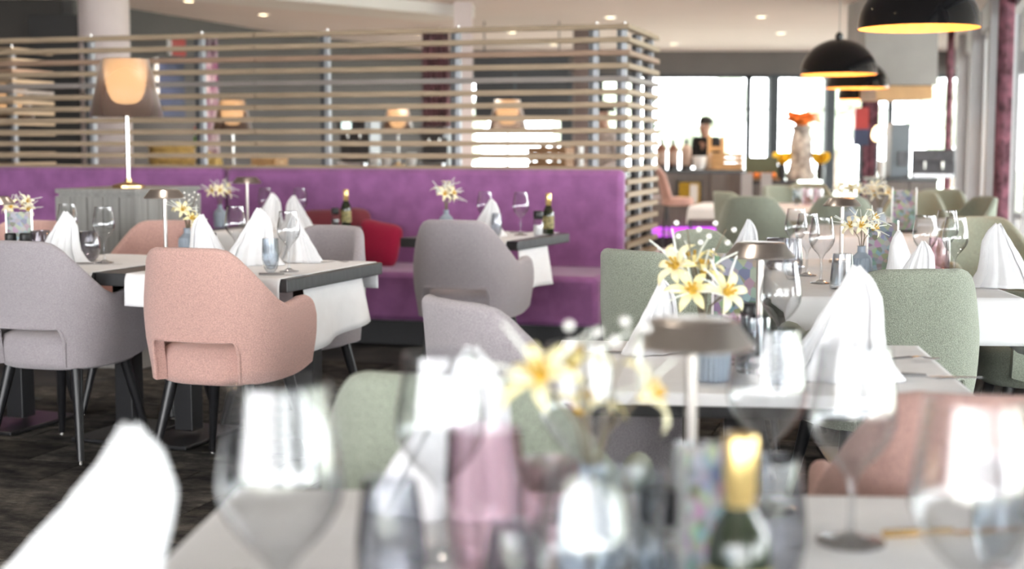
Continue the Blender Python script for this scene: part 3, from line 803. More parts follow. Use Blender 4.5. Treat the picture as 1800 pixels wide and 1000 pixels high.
def petal(mb, base, d, up, L, w, droop):
    side = d.cross(up).normalized()
    def fn(u, v):
        s = w * math.sin(math.pi * min(1, 0.08 + v * 0.92)) ** 0.8 * (u - 0.5) * 2
        return base + d * (L * v * (1 - 0.15 * v)) + up * (0.25 * L * math.sin(v * 2.2) - droop * L * v * v + 0.12 * w * abs(u - 0.5) * 2) + side * s
    return mb.grid(fn, 4, 6)
def make_flowers(seed, n_bloom, spread, height, m, twig=True):
    rnd = random.Random(seed)
    t = thing('artificial_flowers', 'flowers', 'flowers')
    for b in range(n_bloom):
        a = rnd.uniform(0, 6.28) if n_bloom > 3 else b * 2.2 + rnd.uniform(-0.4, 0.4)
        el = rnd.uniform(0.35, 1.0)
        c = Vector((spread * math.cos(a), spread * math.sin(a) * 0.7, height * el))
        n = (Vector((math.cos(a) * 0.6, math.sin(a) * 0.6 - 0.55, 0.55))).normalized()
        s1 = n.cross(Vector((0, 0, 1))).normalized(); s2 = n.cross(s1)
        fl = MB()
        fl.sphere(c + n * 0.006, 0.008, 8)
        for q in range(5):
            w = q * 1.256 + 0.3; dd = (n * 1.6 + s1 * math.cos(w) * 0.6 + s2 * math.sin(w) * 0.6).normalized()
            fl.tube([c, c + dd * 0.026], [0.0012, 0.0024], 5)
        bl = fl.build('blossom', M_stamen, t)
        for q in range(6):
            w = q * math.pi / 3 + rnd.uniform(-0.1, 0.1)
            dd = (n * 0.42 + s1 * math.cos(w) + s2 * math.sin(w)).normalized()
            petal(MB(), c, dd, n, rnd.uniform(0.046, 0.064), 0.0078, 0.45).build('petal', m, bl, solid=0.0008, angle=80)
        MB().tube([(0, 0, -0.03), (c.x * 0.3, c.y * 0.3, c.z * 0.45), tuple(c - n * 0.002)], 0.0018, 6).build('stem', M_stem, t)
        # spidery filaments
        f = MB()
        for q in range(4):
            w = rnd.uniform(0, 6.28); dd = (n * 0.5 + s1 * math.cos(w) + s2 * math.sin(w) + Vector((0, 0, 0.35))).normalized()
            f.tube([c, c + dd * 0.04, c + dd * 0.075 + Vector((0, 0, -0.008))], [0.0016, 0.0018, 0.0014], 5)
        f.build('filament', M_filament, bl)
    if twig:
        for q in range(2):
            a = -2.4 + q * 1.0
            p0 = Vector((0, 0, -0.03)); p1 = Vector((0.03 * math.cos(a), 0.02 * math.sin(a), height * 0.9)); p2 = Vector((0.07 * math.cos(a) + 0.02, 0.03 * math.sin(a), height * 1.5))
            st = MB().tube([p0, p1, p2], [0.002, 0.0016, 0.001], 6).build('twig', M_stem, t)
            for e in range(4):
                k = 0.45 + 0.18 * e; c = p1.lerp(p2, k) + Vector((0.018 * (-1) ** e, 0, 0.01))
                MB().sphere(c, 0.0048, 8).build('bud', M_bud, st)
    return t
K_flA = Kind(make_flowers(3, 5, 0.045, 0.10, M_petal)); K_flB = Kind(make_flowers(11, 5, 0.04, 0.095, M_petalw, False)); K_flC = Kind(make_flowers(8, 4, 0.055, 0.085, M_petal))

def make_bottle():
    t = thing('oil_bottle', 'bottle', 'bottle')
    MB().lathe([(1e-5, 0), (0.029, 0), (0.031, 0.004), (0.031, 0.115), (0.026, 0.135), (0.015, 0.155), (0.0135, 0.175), (1e-5, 0.176)], 28).build('bottle_body', M_bottle, t)
    MB().lathe_open([(0.0318, 0.03), (0.0318, 0.10)], 28).build('label_band', M_label, t)
    MB().lathe([(0.0145, 0.150), (0.0150, 0.168), (0.0160, 0.170), (0.0160, 0.222), (0.0145, 0.226), (1e-5, 0.227)], 24).build('cap', M_gold, t)
    return t
K_bottle = Kind(make_bottle())
def make_shaker(m):
    t = thing('spice_mill', 'mill', 'spice mill')
    MB().lathe([(1e-5, 0), (0.022, 0), (0.024, 0.004), (0.023, 0.075), (0.018, 0.082), (1e-5, 0.083)], 24).build('glass_body', M_glass, t)
    MB().lathe([(1e-5, 0.003), (0.021, 0.003), (0.0215, 0.05), (1e-5, 0.052)], 20).build('filling', m, t)
    MB().lathe([(0.019, 0.078), (0.0235, 0.084), (0.0235, 0.112), (0.020, 0.118), (1e-5, 0.119)], 24, flute=lambda i, k: 0.03 * (k % 2)).build('grinder_cap', M_blackplastic, t)
    return t
K_salt = Kind(make_shaker(M_salt)); K_pep = Kind(make_shaker(M_pepper))
def make_menu():
    t = thing('menu_holder', 'menu', 'menu holder')
    MB().box((0, 0, 0.006), (0.115, 0.05, 0.012)).build('base', M_blackplastic, t, smooth=False, bevel=0.002)
    MB().box((0, 0, 0.105), (0.105, 0.004, 0.19)).build('picture_card', M_card, t, smooth=False)
    MB().box((-0.055, 0, 0.11), (0.006, 0.01, 0.2)).build('upright', M_chrome, t, smooth=False)
    MB().box((0.055, 0, 0.11), (0.006, 0.01, 0.2)).build('upright', M_chrome, t, smooth=False)
    return t
K_menu = Kind(make_menu())
def make_knife(m):
    t = thing('table_knife', 'knife', 'cutlery')
    def blade(u, v):
        x = 0.115 * u; w = 0.010 * math.sin(0.5 + 2.5 * (1 - u)) ** 0.5 if u < 0.97 else 0.002
        return (x, (v - 0.5) * 2 * max(0.003, w) , 0.002 + 0.0006 * math.cos((v - 0.5) * 3))
    MB().grid(blade, 10, 4).build('blade', m, t, solid=0.0012)
    MB().tube([(0, 0, 0.0045), (-0.03, 0, 0.005), (-0.095, 0, 0.0055)], [0.0035, 0.0048, 0.0055], 8).build('handle', m, t)
    return t
K_knife = Kind(make_knife(M_steel)); K_gold = Kind(make_knife(M_brass))
def make_fork():
    t = thing('table_fork', 'fork', 'cutlery')
    MB().tube([(-0.10, 0, 0.003), (-0.02, 0, 0.004), (0.02, 0, 0.008)], [0.004, 0.003, 0.003], 8).build('handle', M_steel, t)
    MB().grid(lambda u, v: (0.02 + 0.03 * u, (v - 0.5) * 0.022, 0.008 + 0.002 * math.sin(u * 3)), 5, 4).build('fork_head', M_steel, t, solid=0.0015)
    for k in range(4):
        MB().tube([(0.048, -0.009 + 0.006 * k, 0.008), (0.07, -0.009 + 0.006 * k, 0.005), (0.085, -0.009 + 0.006 * k, 0.006)], [0.0016, 0.0015, 0.0008], 6).build('tine', M_steel, t)
    return t
K_fork = Kind(make_fork())

gW, gT, gN, gS = 'wine glasses', 'tumblers', 'folded napkins', 'cutlery'
def at(px, d): return G(px, d, Z0)
def pp(px, py): return P(px, py, Z0)
# ---- near foreground table
K_napl.put(at(138, 1.34), R(4), 'big blurred white napkin at the lower left corner', gN, 0.95)
K_wineN.put(at(497, 1.30), 0, 'large blurred wine glass at lower left in front of the sage chair back', gW, 1.10)
K_wineN.put(at(775, 1.66), 0, 'blurred wine glass in front of the white napkin at bottom centre', gW)
K_wineN.put(at(1495, 1.72), 0, 'blurred wine glass with its stem in view over the dark gap, lower right', gW)
K_wineN.put(at(1700, 1.28), 0, 'blurred wine glass closest to the lower right corner', gW, 1.05)
K_wineN.put(at(1345, 1.88), 0, 'blurred wine glass between the gold capped bottle and the stemmed glass', gW)
K_wineN.put(at(1015, 1.83), 0, 'blurred wine glass behind the near yellow flowers', gW, 0.95)
K_nap.put(at(812, 1.88), R(-8), 'blurred white napkin behind the pink tumbler, bottom centre', gN, 0.95)
K_pinkt.put(at(852, 1.56), 0, 'blurred rose pink tumbler on the near table, bottom centre', gT, (1.1, 1.1, 1.25))
K_dark.put(at(688, 1.42), 0, 'blurred smoked tumbler left of the pink one on the near table', gT)
K_smoke.put(at(1100, 1.40), 0, 'blurred pale grey tumbler below the near yellow flowers', gT, 1.25)
K_dark.put(at(1358, 1.52), 0, 'blurred smoked tumbler right of the gold capped bottle', gT)
K_smoke.put(at(1230, 1.62), 0, 'blurred pale grey tumbler under the near lamp shade', gT, 1.1)
K_smoke.put(at(1755, 1.62), 0, 'blurred pale tumbler at the right edge of the near table', gT)
K_vase.put(at(1040, 1.56), 0, 'blurred blue grey vase holding the near yellow flowers', 'ribbed vases')
K_flC.put(at(1040, 1.56) + Vector((0, 0, 0.14)), R(40), 'blurred yellow flowers on the near table', 'vase flowers', 1.15)
K_lamp.put(at(1212, 1.78), 0, 'blurred metal table lamp on the near table', 'cordless table lamps')
K_bottle.put(at(1296, 1.30), 0, 'blurred oil bottle with gold cap on the near table', 'oil bottles', 0.98)
K_wineN.put(at(1030, 1.22), 0, 'blurred wine glass low in front of the near yellow flowers', gW, 0.85)
K_dark.put(at(905, 1.30), 0, 'blurred smoked tumbler right of the pink one on the near table', gT, 0.9)
K_pinkt.put(at(965, 1.62), 0, 'blurred rose pink tumbler left of the near vase', gT, 0.9)
K_clear.put(at(1160, 1.18), 0, 'blurred clear ribbed tumbler left of the gold capped bottle', gT, 1.1)
K_menu.put(at(1238, 1.50), R(50), 'blurred menu holder beside the gold capped bottle', 'menu holders', 0.85)
K_salt.put(at(1160, 1.52), 0, 'blurred salt mill next to the near lamp pole', 'spice mills')
K_gold.put(at(1675, 1.76), R(12), 'golden blurred knife lying on the near cloth', gS)
K_fork.put(at(372, 1.50), R(75), 'blurred fork beside the big lower left napkin', gS)
# ---- middle table
K_nap.put(at(1488, 2.97), R(-5), 'crisp large white napkin in front of the sage armchair in focus', gN, 1.02)
K_lamp.put(at(1333, 3.22), 0, 'metal table lamp on the middle table, in focus', 'cordless table lamps', 1.0)
K_vase.put(at(1252, 2.95), 0, 'blue grey ribbed vase on the middle table, half hidden by the blurred lamp', 'ribbed vases')
K_flA.put(at(1235, 2.97) + Vector((0, 0, 0.13)), R(0), 'yellow spidery flowers with pearl buds on the middle table', 'vase flowers', 1.25)
K_wine.put(at(1370, 3.12), 0, 'wine glass right of the in focus lamp pole', gW)
K_clear.put(at(1370, 2.85), 0, 'clear ribbed tumbler beside the crisp large napkin', gT)
K_pinkt.put(at(1292, 3.16), 0, 'rose pink tumbler behind the vase on the middle table', gT, 0.8)
K_clear.put(at(1326, 3.06), 0, 'clear ribbed tumbler at the foot of the in focus lamp', gT)
K_nap.put(at(1156, 3.36), R(35), 'white napkin in front of the olive shaded armchair', gN, 0.74)
K_menu.put(at(1292, 3.42), R(-10), 'menu holder behind the in focus lamp', 'menu holders', (1.0, 1.0, 1.15))
K_pep.put(at(1318, 3.34), 0, 'pepper mill behind the in focus lamp pole', 'spice mills')
K_knife.put(at(1022, 3.34), R(4), 'knife on the left of the middle table', gS)
K_fork.put(at(1585, 3.22), R(-5), 'fork right of the crisp large napkin', gS)
K_knife.put(at(1628, 2.98), R(-5), 'knife right of the crisp large napkin', gS)
# ---- long window table
K_wine.put(at(1443, 5.05), 0, 'front wine glass of the cluster left of the blue vase', gW)
K_wine.put(at(1418, 5.35), 0, 'wine glass second in the cluster left of the blue vase', gW)
K_wine.put(at(1398, 5.75), 0, 'wine glass at the back of the cluster left of the blue vase', gW)
K_mirror.put(at(1365, 5.62), 0, 'round clear stemless glass beside the far small napkin', gT)
K_dark.put(at(1393, 5.2), 0, 'smoked tall tumbler left of the wine glass cluster', gT)
K_clear.put(at(1480, 4.86), 0, 'clear ribbed tumbler left of the blue vase', gT)
K_nap.put(at(1310, 5.85), R(30), 'small white napkin above the in focus lamp shade', gN, 0.8)
K_lamp.put(at(1478, 5.98), 0, 'slim metal table lamp behind the blue vase', 'cordless table lamps')
K_vase.put(at(1513, 5.02), 0, 'blue grey ribbed vase in focus on the long table', 'ribbed vases')
K_flB.put(at(1513, 5.02) + Vector((0, 0, 0.135)), R(20), 'ivory yellow lilies in the blue vase in focus', 'vase flowers')
K_menu.put(at(1550, 5.34), R(-14), 'menu holder right behind the blue vase in focus', 'menu holders', (1.0, 1.0, 1.0))
K_napm.put(at(1580, 4.98), R(40), 'white napkin right of the menu holder on the long table', gN, 0.82)
K_nap.put(at(1614, 4.80), R(-10), 'white napkin directly above the sage armchair in focus', gN, 0.72)
K_wine.put(at(1624, 5.22), 0, 'left one of the two right hand wine glasses above the sage chair', gW)
K_wine.put(at(1677, 5.05), 0, 'right one of the two right hand wine glasses above the sage chair', gW)
K_wine.put(at(1662, 5.6), 0, 'wine glass behind the two right hand wine glasses', gW)
K_pinkt.put(at(1650, 5.42), 0, 'rose pink tumbler between the two right hand wine glasses', gT)
K_napm.put(at(1758, 4.92), R(-25), 'large white napkin at the right end of the long table', gN, 0.94)
# ---- window table beyond
K_vase.put(at(1545, 8.1), 0, 'small blue vase on the second window table', 'ribbed vases')
K_flB.put(at(1545, 8.1) + Vector((0, 0, 0.135)), R(120), 'ivory flowers above the lilies in focus', 'vase flowers', 1.2)
K_vase.put(at(1494, 8.6), 0, 'small blue vase left of the other one on the second window table', 'ribbed vases')
K_flB.put(at(1494, 8.6) + Vector((0, 0, 0.135)), R(200), 'ivory flowers beside the far lamp, blurred', 'vase flowers', 1.2)
K_menu.put(at(1588, 8.05), R(-10), 'tall menu holder beside the ivory flowers', 'menu holders', 1.2)
for i, (px, k_) in enumerate(((1400, K_smoke), (1418, K_pinkt), (1438, K_pinkt))):
    k_.put(G(px, t4.y + 0.15 - 0.05 * i, Z0) if abs(G(px, t4.y, Z0).x - t4.x) < 0.5 else Vector((t4.x + 0.22 + 0.1 * i, t4.y + 0.25, Z0)), 0,
           ('far grey tumbler on the far table', 'far pink tumbler on the far table, left one', 'far pink tumbler on the far table, right one')[i], gT)
# ---- left tables
K_nap.put(pp(112, 462), R(10), 'white sail shaped napkin left of the mirrored stemless glass', gN, 0.92)
K_napm.put(onA(0.17, 0.52) + Vector((0, 0, 0.002)), R(-15), 'white napkin right of the mirrored stemless glass', gN, 0.86)
K_mirror.put(pp(155, 458), 0, 'mirrored dark stemless glass between two napkins at left', gT)
K_wine.put(pp(184, 462), 0, 'wine glass in front of the napkin below the grey cabinet', gW)
K_wine.put(pp(120, 452), 0, 'wine glass behind the sail shaped napkin at left', gW)
K_lamp.put(pp(292, 457), 0, 'slim metal table lamp standing behind the pink armchair back', 'cordless table lamps', 1.12)
K_vase.put(pp(330, 456), 0, 'blue grey ribbed vase behind the pink armchair', 'ribbed vases')
K_flA.put(pp(331, 456) + Vector((0, 0, 0.13)), R(70), 'white and yellow flowers behind the pink armchair', 'vase flowers')
K_salt.put(pp(372, 457), 0, 'salt mill right of the blue vase behind the pink armchair', 'spice mills')
K_pep.put(pp(352, 454), 0, 'pepper mill right of the blue vase behind the pink armchair', 'spice mills')
K_nap.put(pp(450, 465), R(8), 'big pleated white napkin right of the pink armchair', gN, 1.0)
K_napm.put(pp(524, 460), R(-25), 'white napkin behind the stemmed glass on the left table', gN, 0.85)
K_smoke.put(pp(476, 478), 0, 'pale blue tumbler in front of the pleated napkin', gT)
K_wine.put(pp(508, 477), 0, 'wine glass beside the pale blue tumbler on the left table', gW)
K_wine.put(pp(415, 460), 0, 'wine glass left behind the pleated napkin', gW)
K_knife.put(pp(500, 484), R(6), 'knife on the cloth near the table corner behind the pink armchair', gS)
K_fork.put(pp(578, 462), R(-4), 'fork on the cloth near the lavender chair facing us', gS)
K_knife.put(pp(165, 465), R(10), 'knife in front of the mirrored stemless glass', gS)
K_mirror.put(pp(72, 456), 0, 'dark stemless glass behind the lavender armchair at left', gT)
K_menu.put(pp(36, 452), R(5), 'menu holder at the far left edge', 'menu holders')
K_salt.put(pp(46, 458), 0, 'salt mill at the far left edge', 'spice mills')
K_pep.put(pp(20, 458), 0, 'pepper mill at the far left edge', 'spice mills')
K_lamp.put(pp(-4, 455), 0, 'table lamp cut by the left edge', 'cordless table lamps')
K_vase.put(pp(34, 443), 0, 'vase behind the menu holder at far left', 'ribbed vases')
K_flB.put(pp(34, 443) + Vector((0, 0, 0.135)), R(10), 'white flowers above the menu holder at far left', 'vase flowers')
# table in front of the bench
def onA3(u, v): p = cA3 + U * u + V * v; return Vector((p.x, p.y, Z0))
K_nap.put(onA3(-0.02, -0.10), R(20), 'white napkin in front of the purple bench, left of the oil bottle', gN, 0.9)
K_napm.put(onA3(0.17, -0.15), R(-15), 'white napkin leaning behind the pleated one', gN, 0.85)
K_wine.put(onA3(-0.12, 0.04), 0, 'wine glass far back against the purple bench, left one', gW)
K_wine.put(onA3(0.08, 0.10), 0, 'wine glass far back against the purple bench, right one', gW)
K_bottle.put(onA3(0.345, 0.18), 0, 'oil bottle with gold cap before the maroon cushion', 'oil bottles')
K_pep.put(onA3(0.30, 0.12), 0, 'pepper mill beside the oil bottle before the maroon cushion', 'spice mills')
K_lamp.put(onA3(-0.29, 0.14), 0, 'table lamp in front of the pale side of the grey cabinet', 'cordless table lamps', 1.1)
K_vase.put(onA3(-0.37, -0.06), 0, 'vase in front of the pale side of the grey cabinet', 'ribbed vases')
K_flB.put(onA3(-0.37, -0.06) + Vector((0, 0, 0.135)), R(50), 'cream flowers in front of the pale cabinet side', 'vase flowers', 1.15)
# small table by the bench
def bB(px, py): return P(px, py, Z0)
K_vase.put(onB(0.13, 0.30) + Vector((0, 0, 0.0015)), 0, 'vase behind the lavender chair on the small table', 'ribbed vases')
K_flB.put(onB(0.13, 0.30) + Vector((0, 0, 0.135)), R(90), 'pale yellow flowers against the purple bench', 'vase flowers', 1.25)
K_nap.put(onB(0.39, 0.30) + Vector((0, 0, 0.0015)), R(-10), 'white napkin on the small table by the purple bench', gN, 0.85)
K_wine.put(onB(0.31, 0.42) + Vector((0, 0, 0.0015)), 0, 'left wine glass on the small table by the purple bench', gW)
K_wine.put(onB(0.535, 0.40) + Vector((0, 0, 0.0015)), 0, 'right wine glass on the small table by the purple bench', gW)
K_dark.put(onB(0.47, 0.22) + Vector((0, 0, 0.0015)), 0, 'smoked tumbler before the napkin on the small table', gT, 0.85)
K_salt.put(P(946, 414, Z0), 0, 'white salt mill at the right end of the small table', 'spice mills', 1.15)
K_bottle.put(P(964, 411, Z0), 0, 'oil bottle with gold cap at the right end of the small table', 'oil bottles')
K_fork.put(onB(0.50, 0.58) + Vector((0, 0, 0.0015)), R(-8), 'fork on the small table by the purple bench', gS)

# cushions
def cushion(name_label, c, w, h, d, rot, m):
    def fn(u, v):
        a = 2 * math.pi * u; f = math.pi * v - math.pi / 2
        cx = math.copysign(abs(math.cos(a)) ** 0.45, math.cos(a)); cz = math.copysign(abs(math.sin(a)) ** 0.45, math.sin(a))
        r = math.cos(f) ** 0.7 if abs(math.cos(f)) > 1e-6 else 0
        return (w / 2 * cx * r * (1 + 0.06 * abs(cx * cz)), d / 2 * math.sin(f), h / 2 * cz * r * (1 + 0.06 * abs(cx * cz)))
    o = MB().grid(fn, 40, 14, closed_u=True).build('cushion', m, None, angle=80)
    o.location = c; o.rotation_euler = rot
    return tag(o, name_label, 'cushion', 'bench cushions')
pc = LW(u_at(578, -0.36), -0.36, 0.66)
cushion('long maroon cushion leaning on the purple bench', pc, 0.56, 0.30, 0.12, (R(-12), R(-4), GA), M_maroon)
pc = LW(u_at(660, -0.47), -0.45, 0.60)
cushion('crimson cushion peeking out beside the lavender chair facing us', pc, 0.30, 0.28, 0.12, (R(-14), R(10), GA), M_crimson)

# ================================================================== CABINET AND SHADED LAMPS
CBZ = 0.985
cn = P(238, 333, CBZ)
t = thing('service_cabinet', 'grey limed oak service cabinet carrying the lit shaded lamp', 'cabinet', (cn.x, cn.y, 0), GA)
cw, cd = 0.50, 0.72
MB().box((-cw / 2, cd / 2, CBZ / 2 - 0.01), (cw - 0.03, cd - 0.03, CBZ - 0.03)).build('body', M_cab, t, smooth=False)
MB().box((-cw / 2, cd / 2, CBZ - 0.012), (cw, cd, 0.024)).build('top', M_cab, t, smooth=False, bevel=0.003)
pl = None
for i in range(5):                                  # vertical boards of both visible sides
    w = cw / 5
    MB().box((-cw + w * (i + 0.5), 0.008, CBZ / 2 - 0.02), (w - 0.005, 0.02, CBZ - 0.045)).build('board', M_cab, t, smooth=False, bevel=0.002)
for i in range(6):
    w = cd / 6
    MB().box((-0.008, w * (i + 0.5), CBZ / 2 - 0.02), (0.02, w - 0.005, CBZ - 0.045)).build('board', M_cab, t, smooth=False, bevel=0.002)

def make_shaded_lamp():
    t = thing('shaded_lamp', 'lamp', 'lamp')
    MB().lathe([(0.085, 0), (0.085, 0.012), (0.06, 0.02), (0.018, 0.03), (0.016, 0.05), (1e-5, 0.051)], 32).build('base', M_brass, t)
    MB().lathe([(0.011, 0.04), (0.011, 0.42), (1e-5, 0.421)], 16).build('pole', M_chrome, t)
    MB().lathe_open([(0.19, 0.375), (0.122, 0.675)], 40).build('lamp_shade', M_shade, t, solid=0.002)
    d = MB().lathe([(0.02, 0.44), (0.05, 0.443), (0.075, 0.462), (0.094, 0.50), (0.107, 0.56), (0.114, 0.62), (0.117, 0.672), (0.10, 0.674)], 36).build('diffuser', M_glow, t)
    return t
K_sh = Kind(make_shaded_lamp())
lp = G(226, cn.y + 0.33, CBZ); gK = 'lit shaded lamps'
K_sh.put((lp.x, lp.y, CBZ), 0, 'lit shaded lamp with bronze shade on the grey cabinet', gK, 1.06)

# buffet counters behind the screen
def buffet(label, p, w, d, h, ang=GA):
    t = thing('buffet_counter', label, 'counter', (p.x, p.y, 0), ang, 'buffet counters behind the screen')
    MB().box((0, 0, h / 2 - 0.02), (w, d - 0.04, h - 0.04)).build('body', M_counter, t, smooth=False)
    MB().box((0, 0, h - 0.02), (w + 0.04, d, 0.04)).build('counter_top', M_counttop, t, smooth=False, bevel=0.004)
    n = max(2, int(w / 0.6))
    for i in range(n):
        q = MB().box((-w / 2 + w / n * (i + 0.5), -d / 2 + 0.012, h / 2), (w / n - 0.012, 0.02, h - 0.16)).build('door', M_counter, t, smooth=False)
        MB().box((-w / 2 + w / n * (i + 0.9), -d / 2 - 0.004, h - 0.2), (0.012, 0.015, 0.12)).build('handle', M_steel, q, smooth=False)
    return t
BH = 0.99
bl = G(400, 13.0, 0); buffet('long buffet counter behind the screen with the golden bread basket', bl, 2.2, 0.8, BH)
bm = G(735, 16.0, 0); buffet('buffet counter behind the screen with the coffee machines', bm, 2.4, 0.8, BH)
br = G(925, 13.2, 0); buffet('buffet counter behind the screen below the black screen', br, 2.0, 0.8, BH)
lc = G(18, 11.9, 0); buffet('low cabinet behind the screen at far left', lc, 0.9, 0.5, 1.05)
def onbuf(px, c, dv=0.0, h=BH):                     # a spot on a buffet along the column px
    best = None
    for i in range(-200, 201):
        p = c + U * (i * 0.01) + V * dv
        q = 900 + F * p.x / (p.y * math.cos(TH))
        if best is None or abs(q - px) < best[0]: best = (abs(q - px), p)
    return Vector((best[1].x, best[1].y, h))
K_sh.put(onbuf(20, lc, 0, 1.05), 0, 'lit shaded lamp cut by the left edge behind the screen', gK, 1.02)
K_sh.put(onbuf(409, bl, 0), 0, 'lit shaded lamp behind the screen right of the golden basket', gK, 0.95)
K_sh.put(onbuf(700, bm, 0.1), 0, 'lit shaded lamp behind the screen among the coffee machines', gK, 0.97)
K_sh.put(onbuf(893, br, 0.1), 0, 'lit shaded lamp behind the screen below the black board', gK, 0.97)
# golden bread basket: round body with woven hoops
def basket(c):
    t = thing('bread_basket', 'golden wicker bread basket behind the screen', 'basket', c)
    MB().lathe_open([(1e-5, 0), (0.17, 0), (0.20, 0.05), (0.205, 0.16), (0.19, 0.22), (0.15, 0.245), (1e-5, 0.25)], 32, flute=lambda i, k: 0.02 * (k % 2)).build('body', M_wicker, t)
    for z in (0.03, 0.09, 0.15, 0.21):
        MB().tube([(0.205 * math.cos(a * math.pi / 16), 0.205 * math.sin(a * math.pi / 16), z) for a in range(33)], 0.012, 6).build('hoop', M_wicker, t)
    return t
basket(onbuf(303, bl, 0))
o = MB().grid(lambda u, v: (0.10 * (u - 0.5) * 2 * (1 - 0.3 * v), 0.05 * math.sin(u * 7) * (1 - v) + 0.03 * v, 0.19 * v * (1 - 0.25 * u)), 16, 8).build('folded_cloth', M_yellowcloth, None, solid=0.01)
o.location = onbuf(374, bl, -0.24); tag(o, 'yellow folded cloth on the buffet right of the basket', 'cloth')
def crate(name, label, c, w, d, h, m, rz=GA, group=None):
    t = thing(name, label, 'crate', c, rz, group)
    MB().box((0, 0, 0.01), (w, d, 0.02)).build('bottom', m, t, smooth=False)
    for s in (-1, 1):
        n = 3
        for i in range(n):
            z = 0.02 + (h - 0.02) * (i + 0.5) / n
            MB().box((0, s * (d / 2 - 0.008), z), (w, 0.016, (h - 0.02) / n - 0.008)).build('board', m, t, smooth=False)
            MB().box((s * (w / 2 - 0.008), 0, z), (0.016, d - 0.034, (h - 0.02) / n - 0.008)).build('board', m, t, smooth=False)
        for q in (-1, 1): MB().box((s * (w / 2 - 0.03), q * (d / 2 - 0.03), h / 2), (0.025, 0.025, h - 0.01)).build('corner_post', m, t, smooth=False)
    return t
crate('wooden_crate', 'brown wooden crate behind the screen under the black board', onbuf(968, br, -0.1), 0.36, 0.3, 0.22, M_woodmid)
crate('wooden_crate', 'pale wooden bread crate behind the screen left of the brown basket lamp', onbuf(474, bl, -0.1), 0.24, 0.26, 0.12, M_wood)
for (px, col) in ((955, 0), (975, 1), (990, 2), (1008, 0), (1020, 1)):
    t = thing('preserve_jar', ('first', 'second', 'third', 'fourth', 'fifth')[[955, 975, 990, 1008, 1020].index(px)] + ' glass jar from the left on the buffet behind the crate', 'jar', onbuf(px, br, 0.24), 0, 'jars behind the screen')
    MB().lathe([(1e-5, 0), (0.03, 0), (0.034, 0.01), (0.034, 0.22), (0.028, 0.24), (1e-5, 0.241)], 16).build('jar_body', (M_jar, M_white, M_glass)[col], t)
    MB().lathe([(0.03, 0.235), (0.03, 0.262), (1e-5, 0.265)], 16).build('lid', M_gold, t)
# bread loaves on the pale crate
for i, dx in enumerate((-0.06, 0.05)):
    o = MB().sphere((0, 0, 0), 0.07, 14, 1.1, 0.8, 0.75).build('bread_loaf', mat('crusty bread', (0.55, 0.40, 0.24), rough=0.8, var=0.2, scale=20), None)
    o.location = onbuf(474, bl, -0.1) + U * dx + Vector((0, 0, 0.075 + 0.005)); tag(o, ('left', 'right')[i] + ' pale bread loaf in the crate behind the screen', 'bread')
# coffee machines
def machine(label, c, w, d, h, lit=False):
    t = thing('coffee_machine', label, 'coffee machine', c, GA, 'coffee machines')
    MB().box((0, 0.06, h / 2), (w, d - 0.12, h)).build('body', M_machine, t, smooth=False, bevel=0.008)
    MB().box((0, -d / 4, 0.02), (w * 0.9, d / 2, 0.04)).build('drip_tray', M_steel, t, smooth=False, bevel=0.004)
    MB().box((0, -d / 4 + 0.02, h - 0.07), (w * 0.94, d / 2, 0.12)).build('head', M_machine, t, smooth=False, bevel=0.008)
    for s in (-1, 1):
        MB().lathe([(0.012, 0), (0.015, 0.06), (0.015, 0.08)], 10, (s * w * 0.2, -d / 4 - 0.02, h - 0.21)).build('spout', M_chrome, t)
    if lit:
        MB().box((-w * 0.15, -d / 2 + 0.012, h - 0.07), (w * 0.3, 0.012, 0.085)).build('display', mat('lit display', (0.8, 0.9, 0.9), rough=0.3, var=0.02, scale=5, emit=(0.75, 1, 0.95), estr=0.5), t, smooth=False)
    return t
machine('coffee machine with a lit display behind the screen', onbuf(630, bm, 0), 0.36, 0.46, 0.52, True)
machine('dark coffee machine behind the screen right of the lit display', onbuf(770, bm, 0.1), 0.30, 0.46, 0.44)
for i, px in enumerate((656, 678, 724)):
    o = MB().lathe([(1e-5, 0), (0.03, 0), (0.042, 0.03), (0.044, 0.10), (0.036, 0.10), (0.036, 0.02), (1e-5, 0.015)], 16).build('white_cup', M_white, None)
    o.location = onbuf(px, bm, -0.22); o.scale = (1.3, 1.3, 1.5); tag(o, ('first', 'second', 'third')[i] + ' white cup from the left on the coffee buffet', 'cup', 'cups on the coffee buffet')
# black hanging board in front of the far windows
bb = Q(917, 147, 17.5); w_ = G(1000, 17.5, 2).x - G(836, 17.5, 2).x
h0, h1 = Q(917, 206, 17.5).z, Q(917, 90, 17.5).z
t = thing('hanging_menu_board', 'large black board hanging from the ceiling behind the screen', 'board', (bb.x, bb.y, h0))
MB().box((0, 0, (h1 - h0) / 2), (w_, 0.06, h1 - h0)).build('panel', mat('black board', (0.006, 0.006, 0.007), rough=0.35, var=0.1, scale=3), t, smooth=False)
MB().box((0, -0.035, 0.01), (w_, 0.02, 0.02)).build('edge_trim', M_frame, t, smooth=False)
MB().box((-0.08, -0.034, (h1 - h0) * 0.33), (0.03, 0.012, (h1 - h0) * 0.66)).build('divider', M_frame, t, smooth=False)
for s in (-1, 1): MB().tube([(s * w_ * 0.4, 0, h1 - h0), (s * w_ * 0.4, 0, CEIL - h0)], 0.008, 6).build('hanger', M_frame, t)

